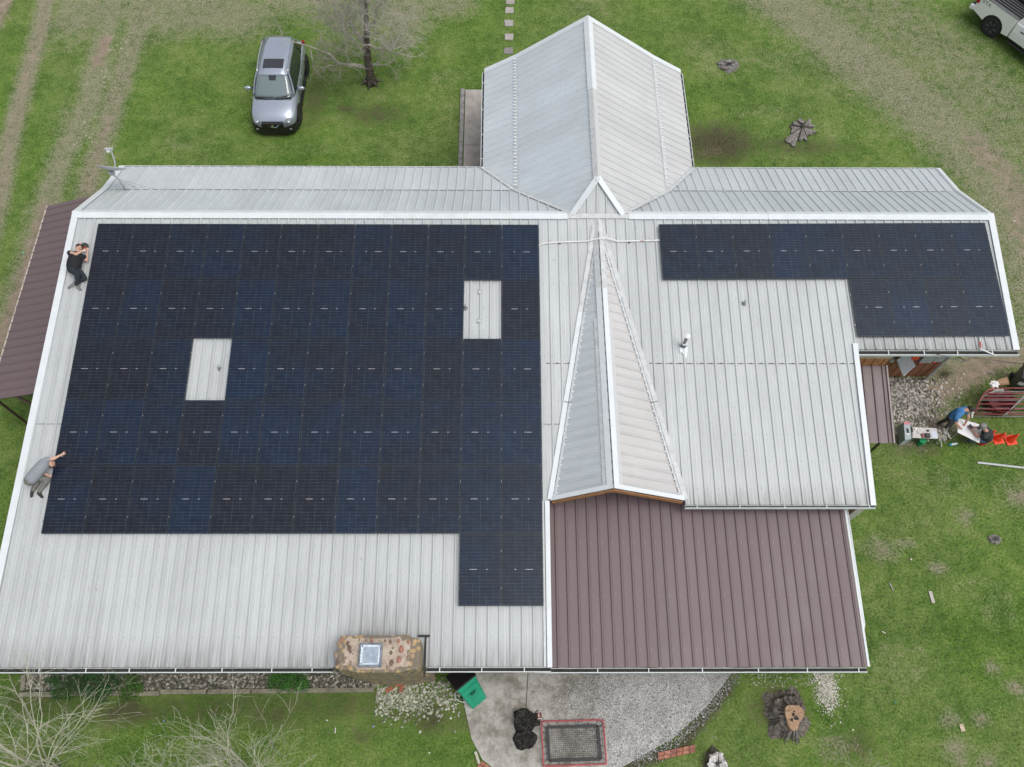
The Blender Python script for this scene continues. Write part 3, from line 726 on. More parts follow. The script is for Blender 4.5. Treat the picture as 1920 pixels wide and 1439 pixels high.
def tufts(name, n, hmin, hmax, wid, keep, matl):
    x, y = visible_xy(n); k = keep(x, y); x, y = x[k], y[k]; n = len(x)
    a = rng.uniform(0, 2*pi, n); h = rng.uniform(hmin, hmax, n); ln = rng.normal(0, .45, (n, 2))*h[:, None]
    w_ = wid*rng.uniform(.6, 1.4, n)
    b0 = np.stack([x-np.cos(a)*w_, y-np.sin(a)*w_, np.full(n, -.01)], 1); b1 = np.stack([x+np.cos(a)*w_, y+np.sin(a)*w_, np.full(n, -.01)], 1)
    tp = np.stack([x+ln[:, 0], y+ln[:, 1], h], 1)
    vv = np.stack([b0, b1, tp], 1).reshape(-1, 3)
    me = bpy.data.meshes.new(name); me.vertices.add(3*n); me.vertices.foreach_set('co', vv.ravel().astype(np.float32))
    me.loops.add(3*n); me.loops.foreach_set('vertex_index', np.arange(3*n, dtype=np.int32))
    me.polygons.add(n); me.polygons.foreach_set('loop_start', np.arange(0, 3*n, 3, dtype=np.int32))
    try: me.polygons.foreach_set('loop_total', np.full(n, 3, dtype=np.int32))
    except Exception: pass
    at = me.color_attributes.new('cover', 'FLOAT_COLOR', 'POINT')
    cc = np.stack([sample(dirt, x, y), sample(dry, x, y), sample(dark, x, y), rng.uniform(0, 1, n)], 1)
    at.data.foreach_set('color', np.repeat(cc, 3, axis=0).ravel().astype(np.float32))
    me.update(); me.materials.append(matl)
    o = bpy.data.objects.new(name, me); COL.objects.link(o); return o
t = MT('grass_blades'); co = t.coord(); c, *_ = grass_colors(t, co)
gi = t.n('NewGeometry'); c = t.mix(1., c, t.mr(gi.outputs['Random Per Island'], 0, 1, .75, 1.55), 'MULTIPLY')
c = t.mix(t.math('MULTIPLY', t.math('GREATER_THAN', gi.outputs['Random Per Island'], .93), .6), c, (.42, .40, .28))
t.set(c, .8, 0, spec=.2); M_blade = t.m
def keepg(x, y):
    d = sample(dirt, x, y)+.35*sample(dark, x, y)
    return (rng.uniform(0, 1, len(x)) > d*1.1) & ~in_poly(x, y, patio_poly) & ~in_poly(x, y, slab_poly)
tag(kind(tufts('grass', 420000, .02, .075, .011, keepg, M_blade), 'stuff'), 'short patchy green and straw coloured grass around the farmhouse', 'grass')

# pebbles and stones as ground cover
def stones(name, x, y, r0, r1, matl, z=0., flat=.6):
    n = len(x); vt, ft = ICO[1]; vt = np.array([tuple(p) for p in vt]); ft = np.array(ft); m_ = len(vt)
    r = np.exp(rng.uniform(np.log(r0), np.log(r1), n)); sc = rng.uniform(.7, 1.3, (n, 3)); sc[:, 2] *= flat
    a = rng.uniform(0, 2*pi, n); jit = rng.uniform(.8, 1.2, (n, m_, 1))
    p = vt[None]*jit*sc[:, None, :]*r[:, None, None]
    px_ = p[..., 0]*np.cos(a)[:, None]-p[..., 1]*np.sin(a)[:, None]; py_ = p[..., 0]*np.sin(a)[:, None]+p[..., 1]*np.cos(a)[:, None]
    zc = (z if np.ndim(z) else np.full(n, z))+r*.2
    vv = np.stack([px_+x[:, None], py_+y[:, None], p[..., 2]+zc[:, None]], -1).reshape(-1, 3)
    ff = (ft[None]+(np.arange(n)*m_)[:, None, None]).reshape(-1, 3)
    me = bpy.data.meshes.new(name); me.vertices.add(len(vv)); me.vertices.foreach_set('co', vv.ravel().astype(np.float32))
    me.loops.add(ff.size); me.loops.foreach_set('vertex_index', ff.ravel().astype(np.int32))
    me.polygons.add(len(ff)); me.polygons.foreach_set('loop_start', np.arange(0, ff.size, 3, dtype=np.int32))
    try: me.polygons.foreach_set('loop_total', np.full(len(ff), 3, dtype=np.int32))
    except Exception: pass
    me.update(); me.materials.append(matl); o = bpy.data.objects.new(name, me); COL.objects.link(o); return kind(o, 'stuff')
def stone_mat(name, stops):
    t = MT(name); g = t.n('NewGeometry'); c = t.ramp(g.outputs['Random Per Island'], stops)
    c = t.mix(1., c, t.mr(t.noise(t.coord(), 30, 4), .3, .7, .75, 1.2), 'MULTIPLY'); t.set(c, .85, spec=.2); return t.m
M_riv = stone_mat('river_stone', [(0, (.06, .06, .05)), (.35, (.17, .165, .14)), (.7, (.34, .32, .27)), (1, (.55, .52, .46))])
M_peb = stone_mat('white_pebble', [(0, (.30, .28, .22)), (.5, (.52, .50, .42)), (1, (.78, .76, .70))])
M_grv = stone_mat('grey_gravel', [(0, (.14, .14, .14)), (.4, (.36, .36, .35)), (.8, (.52, .52, .50)), (1, (.80, .79, .76))])
def scat(n, poly):
    a = np.array(poly); x = rng.uniform(a[:, 0].min(), a[:, 0].max(), n); y = rng.uniform(a[:, 1].min(), a[:, 1].max(), n)
    k = in_poly(x, y, poly); return x[k], y[k]
bedL = P2([(45, 1240), (48, 1294), (700, 1292), (700, 1240)])
bed2 = P2([(690, 1270), (700, 1310), (740, 1342), (800, 1348), (850, 1325), (862, 1300), (845, 1255), (700, 1255)])
def soil_patch(name, poly, col, z):
    t_ = mat('soil_'+name, col, .95, var=.5, scale=12, bump=.5)
    o = MB().add([(p[0], p[1], z) for p in poly], [tuple(range(len(poly)))[::-1]]).build(name, t_); o['kind'] = 'structure'; return o
soil_patch('bed_soil', bedL, (.11, .10, .07), .022)
x, y = scat(5200, bedL); k = (rng.uniform(0, 1, len(x)) < .9); x, y = x[k], y[k]
tag(stones('rock_bed', x, y, .022, .062, M_riv), 'grey river rocks in the timber edged bed below the front eave', 'rocks')
x = np.concatenate([rng.normal(G(745, 1315).x, .55, 900), rng.normal(G(830, 1290).x, .35, 350)]); y = np.concatenate([rng.normal(G(745, 1310).y, .26, 900), rng.normal(G(830, 1300).y, .3, 350)]); k = (~in_poly(x, y, patio_poly)) & (x > 9.0)
tag(stones('scattered_rocks', x[k], y[k], .018, .055, stone_mat('pale_rock', [(0, (.2, .2, .15)), (.5, (.36, .37, .28)), (1, (.6, .6, .5))])), 'pale rocks scattered on the grass between chimney and green bin', 'rocks')
x = G(1692, 740).x+rng.normal(0, .55, 3000); y = G(1692, 740).y+rng.normal(0, .62, 3000); k = (y < -3.12) & (x > 24.2)
tag(stones('rock_pile', x[k], y[k], .02, .065, stone_mat('side_rock', [(0, (.12, .11, .09)), (.4, (.33, .31, .28)), (1, (.66, .62, .56))])), 'pale stones spread beside the brown porch roof', 'rocks')
pb = P2([(262, 20), (235, 70), (215, 110), (197, 150), (182, 190), (160, 245), (145, 290)]); xs, ys = [], []
for (a, b), (c_, d_) in zip(pb, pb[1:]):
    n = 62; tt = rng.uniform(0, 1, n); xs.append(a+(c_-a)*tt+rng.normal(0, .22, n)); ys.append(b+(d_-b)*tt+rng.normal(0, .12, n))
tag(stones('white_pebbles', np.concatenate(xs), np.concatenate(ys), .012, .034, stone_mat('track_pebble', [(0, (.22, .22, .15)), (.6, (.42, .42, .30)), (1, (.66, .66, .54))])), 'line of whitish pebbles along the dry wheel track', 'pebbles')
x = rng.normal(G(1550, 1290).x, .17, 1900); y = rng.normal(G(1550, 1285).y, .36, 1900)
tag(stones('white_gravel', x, y, .01, .028, M_peb), 'spill of white gravel at the corner of the brown roof', 'gravel')
x, y = scat(500, P2([(1380, 1250), (1420, 1290), (1520, 1290), (1560, 1250)]))
tag(stones('sparse_gravel', x, y, .008, .022, M_peb), 'sparse white chips in grass below brown roof gutter', 'gravel')
x, y = scat(120, P2([(1680, 690), (1700, 820), (1830, 800), (1840, 690)]))
tag(stones('loose_stones', x, y, .02, .05, M_peb), 'loose pale stones strewn on the dirt by the wall', 'stones')

# concrete patio with the gravelled side
t = MT('patio_concrete'); co = t.coord(); n1 = t.noise(co, .8, 6, .7); n2 = t.noise(co, 3.5, 6, .7); n3 = t.noise(co, 22, 5, .7)
c = t.ramp(t.math('ADD', t.math('MULTIPLY', n1, .6), t.math('MULTIPLY', n2, .4)), [(.34, (.16, .155, .13)), (.45, (.30, .285, .25)), (.54, (.45, .43, .395)), (.7, (.58, .55, .51))])
c = t.mix(t.mr(t.noise(co, 1.7, 5, .75), .52, .66, 0, .7), c, (.16, .15, .11))
c = t.mix(1., c, t.mr(n3, .3, .7, .85, 1.12), 'MULTIPLY'); t.set(c, .85, spec=.25); t.bump(n3, .3, .01); M_patio = t.m
o = MB().prism(patio_poly, -.05, .035).build('patio', M_patio); o['kind'] = 'structure'
j0, j1 = G(990, 1262, .037), G(985, 1350, .037)
o = MB().band(j0, j1, .02, Z, .002).build('patio_joint', M_dark); o['kind'] = 'structure'
grav_poly = P2([(1120, 1235), (1128, 1300), (1105, 1350), (1140, 1380), (1142, 1440), (1175, 1434), (1262, 1384), (1325, 1325), (1372, 1262), (1378, 1235)])
t = MT('gravel_base'); co = t.coord(); n = t.noise(co, 40, 4, .8); n2 = t.noise(co, 1.6, 5, .7)
c = t.mix(1., t.ramp(n, [(.3, (.15, .15, .14)), (.5, (.38, .375, .36)), (.7, (.70, .69, .66))]), t.mr(n2, .32, .68, .75, 1.45), 'MULTIPLY'); t.set(c, .9); t.bump(n, .8, .02)
o = MB().prism(grav_poly, .0, .041).build('gravel_drive', t.m); o['kind'] = 'structure'
x, y = scat(15000, grav_poly)
e_ = G(1115, 1310); xe = rng.normal(e_.x-.1, .55, 5200); ye = rng.normal(e_.y, .75, 5200); ke = in_poly(xe, ye, patio_poly) & (ye < -12.3); x = np.concatenate([x, xe[ke]]); y = np.concatenate([y, ye[ke]])
ed_ = P2([(1185, 1436), (1268, 1388), (1332, 1328), (1380, 1262)]); tt = rng.uniform(0, 3, 1500); ii = tt.astype(int); fr = tt-ii; ea = np.array(ed_); x = np.concatenate([x, ea[ii, 0]+(ea[ii+1, 0]-ea[ii, 0])*fr+rng.normal(0, .12, 1500)]); y = np.concatenate([y, ea[ii, 1]+(ea[ii+1, 1]-ea[ii, 1])*fr+rng.normal(0, .12, 1500)])
tag(stones('patio_gravel', x, y, .007, .02, M_grv, z=.04), 'fine grey gravel spread over the right side of the patio', 'gravel')
# timber edging of the bed
def timber(p0, p1, label, w_=.13, h_=.1):
    p0, p1 = V(p0), V(p1); d = (p1-p0).normalized(); R = Matrix((d, Z.cross(d), Z)).transposed()
    b = MB(); b.box((p0+p1)/2+Z*(h_/2), ((p1-p0).length, w_, h_), R=R)
    tag(b.build('landscape_timber', mat('weathered_timber', (.22, .205, .15), .85, var=.4, scale=5, bump=.4), bevel=.012), label, 'timber', 'timbers edging the rock bed')
timber(G(38, 1303), G(110, 1303), 'short weathered timber at left end of rock bed')
timber(G(112, 1301), G(300, 1301), 'timber half hidden under the leafy shrubs')
timber(G(303, 1298), G(388, 1298), 'dark weathered timber right of the leafy shrubs')
timber(G(391, 1298), G(470, 1297), 'middle timber of rock bed edge, left of small bush')
timber(G(473, 1297), G(702, 1294), 'long timber running past the small bush to chimney')
timber(G(44, 1296), G(47, 1266), 'timber returning to the wall at left end of bed')
timber(G(702, 1290), G(700, 1272), 'short timber end piece beside the stone chimney')
# walk slab beside the wing and stepping stones
M_slab = mat('slab_concrete', (.40, .365, .33), .85, var=.2, scale=3)
s0, s1 = G(872, 171), G(863, 330)
tag(MB().box(((s0.x+13.2)/2+.02, 8.1, .03), (13.2-s0.x, 4.3, .08)).build('walk_slab', M_slab, bevel=.01), 'pale concrete walk slab beside the gable wing', 'slab')
MBx = MB().box(((s0.x)-.1, 8.0, .035), (.17, 4.6, .1)); tag(MBx.build('slab_curb', mat('curb_conc', (.27, .26, .24), .9, var=.4, scale=6), bevel=.015), 'cracked concrete strip along left edge of walk slab', 'curb')
jb = MB().box(((s0.x+13.2)/2, 6.35+.9, .0715), (13.2-s0.x, .012, .002)); jb.build('patio_joint', M_dark)['kind'] = 'structure'
for k_, (px, py) in enumerate([(957, 3), (955, 20), (954, 44), (954, 70), (953, 96), (956, -15)]):
    p = G(px, py); tint = [(.36, .33, .31), (.40, .37, .35), (.38, .36, .34), (.42, .38, .36), (.25, .23, .23), (.36, .34, .3)][k_]
    b = MB().prism([(p.x+.19*cx+random.uniform(-.02, .02), p.y+.19*cy+random.uniform(-.02, .02)) for cx, cy in ((-1, -1), (1, -1), (1, 1), (-1, 1))], -.02, .035)
    tag(b.build('stepping_stone', mat(f'paver_{k_}', tint, .9, var=.2, scale=10), bevel=.02),
        ['square paver, second from top of the stepping stone row', 'square paver, third from top of the row', 'square paver, fourth from top of the row', 'pale square paver just above the darkest one', 'dark square paver nearest the house', 'topmost square paver cut by the photo edge'][k_], 'paver', 'stepping stones leading to the wing')

# ------------------------------------------------------------------ roof furniture
# stone chimney
ct = 3.55
t = MT('chimney_stone'); co = t.coord(); n = t.noise(co, 5, 6, .7); vo = t.n('TexVoronoi'); t.l(co, vo.inputs['Vector']); vo.inputs['Scale'].default_value = 7
c = t.mix(t.mr(n, .35, .65), (.52, .38, .21), (.38, .26, .11)); c = t.mix(t.mr(vo.outputs['Distance'], .25, .55), c, (.20, .17, .13)); t.set(c, .9); t.bump(n, .8, .03); M_chs = t.m
t = MT('chimney_mortar'); co = t.coord(); n = t.noise(co, 3, 6, .75); n2 = t.noise(co, 25, 4)
c = t.ramp(n, [(.32, (.26, .22, .19)), (.5, (.46, .37, .29)), (.68, (.56, .49, .41))]); c = t.mix(1., c, t.mr(n2, .3, .7, .8, 1.15), 'MULTIPLY'); t.set(c, .9); t.bump(n2, .4, .01); M_chm = t.m
ch = thing('stone_chimney', 'stone chimney with mortar top and square metal cap at front eave', 'chimney', (9.5, -12.85, 0))
def rough_ring(x0, x1, y0, y1, r=.12, n=40, j=.02):
    pts = []
    for k in range(n):
        a = 2*pi*k/n; cx, cy = cos(a), sin(a); e = 5
        ux = abs(cx)**(2/e)*(1 if cx > 0 else -1); uy = abs(cy)**(2/e)*(1 if cy > 0 else -1)
        jj = noise.noise(V((cx*3, cy*3, 1.7)))*j*2
        pts.append(((x0+x1)/2+ux*((x1-x0)/2+jj), (y0+y1)/2+uy*((y1-y0)/2+jj)))
    return pts
b = MB()
lv = [(-.1, .0), (1.0, .0), (2.0, .0), (ct-.12, .01), (ct-.02, 0), (ct, -.05)]
n = 48; allp = []
for z_, g_ in lv:
    allp.append([V((p[0], p[1], z_+.02*noise.noise(V((p[0]*6, p[1]*6, z_))))) for p in rough_ring(8.42-g_, 10.56+g_+(.14 if z_ < 1.5 else 0), -13.24-g_ + (.08 if z_ < 1.5 else 0), -12.33+g_, n=n, j=.035)])
b.v = [p for r in allp for p in r]; b.f = [(i*n+k, i*n+(k+1) % n, (i+1)*n+(k+1) % n, (i+1)*n+k) for i in range(len(lv)-1) for k in range(n)]; b.f.append(tuple((len(lv)-1)*n+k for k in range(n))); b.m = [0]*(len(b.f)-1)+[0]
b.build('stack', M_chs, ch)
b = MB(); pr = rough_ring(8.6, 10.3, -13.16, -12.4, n=36, j=.06); b.prism(pr, ct-.05, ct+.012); b.build('mortar_top', M_chm, ch)
for k_, (px, py, r, col_) in enumerate([(652, 1207, .055, 0), (674, 1200, .035, 1), (686, 1201, .028, 0), (697, 1201, .05, 2), (711, 1202, .02, 1), (722, 1202, .035, 0), (732, 1204, .045, 0), (747, 1203, .05, 2), (737, 1215, .04, 1), (733, 1224, .05, 0), (752, 1218, .085, 2), (748, 1237, .08, 2), (734, 1243, .07, 0), (727, 1253, .06, 1), (766, 1223, .05, 1), (766, 1234, .07, 1), (655, 1216, .07, 0), (657, 1223, .04, 0), (648, 1234, .035, 1), (645, 1241, .05, 1), (657, 1243, .05, 1), (744, 1255, .05, 1), (662, 1226, .02, 0), (766, 1204, .05, 2), (640, 1200, .06, 2), (635, 1207, .07, 1), (630, 1228, .08, 1), (633, 1243, .06, 0), (700, 1259, .05, 1), (640, 1252, .07, 1)]):
    q = G(px, py, ct+.012); MB().blob(q, r*1.0, 2, .2, sc=(.8, 1.15, .3)).build('inset_stone', mat(f'inset_{col_}', [(.15, .11, .08), (.27, .21, .15), (.34, .17, .12)][col_], .8, var=.3, scale=20), ch, smooth=True)
cc_ = V((9.32, -12.86, ct))
b = MB(); b.box(cc_+Z*.07, (.58, .58, .12)); b.build('flue_cap', mat('cap_steel', (.20, .24, .28), .35, .5, var=.5, scale=9), ch, bevel=.01)
b = MB(); b.box(cc_+Z*.136, (.46, .46, .012)); b.build('cap_lid', mat('cap_lid', (.38, .45, .52), .3, .4, var=.25, scale=7), ch, bevel=.004)
b = MB()
for dx, dy, sx_, sy_ in ((-.22, 0, .05, .5), (.22, 0, .04, .48), (0, .22, .44, .05), (0, -.22, .44, .035)): b.box(cc_+V((dx, dy, .146)), (sx_, sy_, .01))
b.build('cap_seal', mat('cap_seal', (.62, .70, .76), .5, var=.4, scale=25), ch)
b = MB(); b.box((10.64, -12.8, RF(0, 12.8).z+.03), (.05, 1.0, .06)); b.box((10.6, -12.28, RF(0, 12.3).z+.06), (.3, .05, .05)); b.build('chimney_flashing', M_dark, ch)
# bricks at the foot
for k_, (px, py, rz_) in enumerate([(748, 1284, .1), (753, 1291, 1.4), (730, 1293, .5)]):
    q = G(px, py, .04); tag(MB().box(q, (.22, .11, .07), R=Matrix.Rotation(rz_, 3, 'Z')).build('brick', mat('brick_red', (.33, .12, .07), .85, var=.3, scale=12), bevel=.006),
        ['red brick lying just below the stone chimney', 'red brick crosswise, nearest the lawn below chimney', 'dull red brick left of the other two under chimney'][k_], 'brick', 'bricks below the chimney')

def cyl(b, p, r0, r1, h, n=16, mi=0, tilt=None):
    d = V(tilt).normalized() if tilt else Z
    b.tube([V(p), V(p)+d*h], [r0, r1], n, mi); return b
# flue pipe on the east roof
fp = RP(1281, 650, 0); f = thing('flue_pipe', 'galvanised stove pipe with white cap standing on the east roof', 'vent pipe', fp)
cyl(MB(), fp-Z*.02, .085, .08, .22).build('collar', mat('flue_dark', (.16, .17, .18), .4, .5), f, smooth=True)
cyl(MB(), fp+Z*.2, .05, .05, .42).build('pipe', mat('flue_mid', (.22, .23, .25), .4, .6), f, smooth=True)
b = MB(); cyl(b, fp+Z*.60, .075, .085, .05); cyl(b, fp+Z*.65, .085, .02, .03); b.build('cap', M_wht, f)
b = MB(); b.tube([fp+Z*.2, fp+Z*.215], [.082, .062], 16); b.build('ring', M_wht, f)
b = MB(); p_ = fp+RS*.10
b.add([p_+X*x_+RS*y_+RN*.03 for x_, y_ in ((-.12, -.06), (.12, -.07), (.11, .08), (.09, .25), (.06, .3), (-.02, .16), (-.07, .1), (-.12, .12))], [tuple(range(8))]).build('sealant_apron', mat('sealant', (.78, .82, .84), .6, var=.1), f)
for px, py, lab in ((1395, 570, 'small grey roof vent pipe between the right array and flue'), (413, 692, 'small vent pipe in the gap of the third row of panels'), (873, 578, 'small vent pipe at the edge of the upper gap in panels')):
    p_ = RP(px, py, 0); f = thing('vent_pipe', lab, 'vent pipe', p_, group='small roof vents')
    cyl(MB(), p_-Z*.02, .035, .03, .2, 10).build('pipe', M_grey, f, smooth=True)
    cyl(MB(), p_-Z*.01, .085, .045, .07, 12).build('boot', mat('lead_boot', (.25, .26, .26), .6, var=.4, scale=20), f)
# unused bracket feet left on the sheet inside the upper gap
for px, py, lab in ((900, 548, 'four dark screw marks of a bracket foot, upper one in the right gap'), (898, 602, 'four dark screw marks of a bracket foot, lower one in the right gap')):
    q = RP(px, py, .036); b = MB(); b.box(q, (.10, .13, .006), 0, R=base_rot)
    for dx in (-.035, .035):
        for dy in (-.05, .05): b.box(q+X*dx+RS*dy+RN*.006, (.022, .022, .012), 1, R=base_rot)
    tag(b.build('bracket_foot', [M_roofR, M_dark]), lab, 'bracket', 'bracket feet in the right gap')
# conduit across the dormer
pts = []
for px, py, h_ in ((1008, 462, .05), (1014, 458.5, .06), (1022, 456, .06), (1060, 454, .06), (1100, 452.5, .07), (1117, 449, .14), (1131, 446, .2), (1145, 448.5, .14), (1158, 453, .07), (1200, 452, .06), (1236, 451, .06), (1242, 451, .05)): pts.append(RP(px, py, h_))
cv = thing('conduit', 'white electrical conduit running over the roof between both panel arrays', 'conduit', pts[3])
MB().tube(pts, .023, 8).build('pipe', M_wht, cv, smooth=True)
for px in (1028, 1087, 1204):
    a_ = RP(px-4, 455 if px < 1050 else (453 if px < 1150 else 452), .065); c_ = RP(px+4, 454.7 if px < 1050 else (452.8 if px < 1150 else 452), .065)
    MB().tube([a_, c_], .019, 8).build('coupling', mat('coupling_red', (.40, .22, .20), .5), cv)
for px, py in ((1049, 457), (1179, 454.5)): MB().box(RP(px, py, .03), (.06, .05, .05)).build('support_block', M_black, cv, bevel=.005)
pts = [RP(1837, 632, .05), RP(1838, 645, .06), RP(1839, 655, .06), V((27.45, RF(0, 4.2).y-.17, RF(0, 4.2).z+.02))]
c2 = thing('conduit', 'short white conduit with red tape dropping over the right gutter', 'conduit', pts[0])
MB().tube(pts, .02, 8).build('pipe', M_wht, c2, smooth=True); MB().tube([pts[0].lerp(pts[1], .7), pts[1].lerp(pts[2], .7)], .024, 8).build('tape', mat('tape_red', (.6, .12, .10), .5), c2)
# satellite dish on the rear left slope
db = V((-.12, 2.32, 3.22)); d_ = thing('satellite_dish', 'grey satellite dish on a bent mast at left end of roof', 'satellite dish', db)
el = db+Z*.62; tp = el+V((-.10, -.02, .30)); M_dish = mat('dish_grey', (.46, .47, .48), .45, var=.1)
MB().tube([db, el-Z*.04, el+Z*.03+X*-.012, tp], .03, 10).build('mast', M_dish, d_, smooth=True)
MB().box(db+Z*.01, (.2, .12, .02)).build('foot', M_dark, d_)
MB().tube([el, db+V((.62, .25, -.10))], .006, 5).build('stay', M_grey, d_); MB().tube([el-Z*.05, db+V((.3, .22, -.10))], .006, 5).build('stay', M_grey, d_)
dn = V((.10, .78, .62)).normalized()         # points away from the camera side
a1 = dn.cross(Z).normalized(); a2 = a1.cross(dn)
b = MB(); N_, K_ = 8, 28; cc = tp+V((.02, .06, .10))
for r_ in range(N_+1):
    for k in range(K_):
        q = r_/N_; b.v.append(cc+a1*cos(2*pi*k/K_)*.50*q+a2*sin(2*pi*k/K_)*.42*q+dn*(.11*q*q))
b.f = [(r_*K_+k, r_*K_+(k+1) % K_, (r_+1)*K_+(k+1) % K_, (r_+1)*K_+k) for r_ in range(N_) for k in range(K_)]; b.m = [0]*len(b.f)
o = b.build('reflector', M_dish, d_, smooth=True); q = o.modifiers.new('s', 'SOLIDIFY'); q.thickness = .012
MB().box(tp+dn*(.02), (.18, .10, .14)).build('bracket', M_grey, d_, bevel=.01)
fa = cc-a2*.28+dn*.05; fe = cc+dn*.62+V((-.0, 0, .02))
MB().tube([fa, cc-a2*.2+dn*.3, fe], .028, 6).build('feed_arm', M_dish, d_)
o = MB().box(fe+V((-.06, .02, .03)), (.26, .08, .06)).build('receiver', M_dish, d_, bevel=.01); MB().box(fe+V((-.08, -.05, -.01)), (.09, .05, .06)).build('receiver_horn', M_wht, d_)
b = MB()
# ------------------------------------------------------------------ vehicles
M_silv = MT('car_silver'); M_silv.set((.44, .49, .57), .28, .55, coat=.7); M_silv = M_silv.m
M_glass = MT('car_glass'); M_glass.set((.02, .028, .03), .06, 0, spec=.7, coat=1.); M_glass = M_glass.m
M_shield = MT('windshield_glass'); M_shield.set((.16, .21, .22), .08, 0, spec=.7, coat=1.); M_shield = M_shield.m
M_chrome = mat('chrome', (.75, .76, .78), .15, 1., var=.02)
M_lamp = mat('lamp_clear', (.30, .33, .35), .15, .3, var=.3, scale=20)
M_lampr = mat('lamp_red', (.35, .01, .015), .2, var=.2)
def loft(b, secs, mi=0, M=None, close=True):
    n = len(secs[0]); vs = [p for s_ in secs for p in s_]; fs = []
    for i_ in range(len(secs)-1):
        for k in range(n if close else n-1):
            a_, c_ = i_*n+k, i_*n+(k+1) % n; fs.append((a_, c_, c_+n, a_+n))
    fs.append(tuple(range(n))[::-1]); fs.append(tuple((len(secs)-1)*n+k for k in range(n))); b.add(vs, fs, mi, M)
def wheel(parent, c, r=.36, w_=.23, side=1, spokes=5, rimc=None):
    """tyre + rim, axle along x"""
    ww = bpy.data.objects.new('wheel', None); COL.objects.link(ww); ww.parent = parent; ww.location = c; ww.rotation_euler = (0, pi/2*side, 0)
    MB().lathe([(r*.62, -w_/2), (r*.93, -w_/2), (r, -w_*.36), (r, w_*.36), (r*.93, w_/2), (r*.68, w_/2), (r*.66, w_*.38)], 32).build('tyre', M_rubber, ww, local=True, smooth=False)
    b = MB(); b.lathe([(r*.66, -w_*.3), (r*.66, w_*.36), (r*.62, w_*.36), (r*.60, w_*.05), (r*.1, w_*.0)], 24, 1)
    for k in range(spokes):
        for dd in (-.16, .16):
            a_ = 2*pi*k/spokes+dd; a0 = 2*pi*k/spokes+dd*.3
            b.tube([(r*.1*cos(a0), r*.1*sin(a0), w_*.30), (r*.62*cos(a_), r*.62*sin(a_), w_*.34)], [r*.05, r*.04], 4, 0)
    b.lathe([(r*.14, w_*.2), (r*.14, w_*.36), (0.001, w_*.37)], 12, 0)
    b.build('rim', [rimc or M_chrome, M_black], ww, local=True)
    return ww
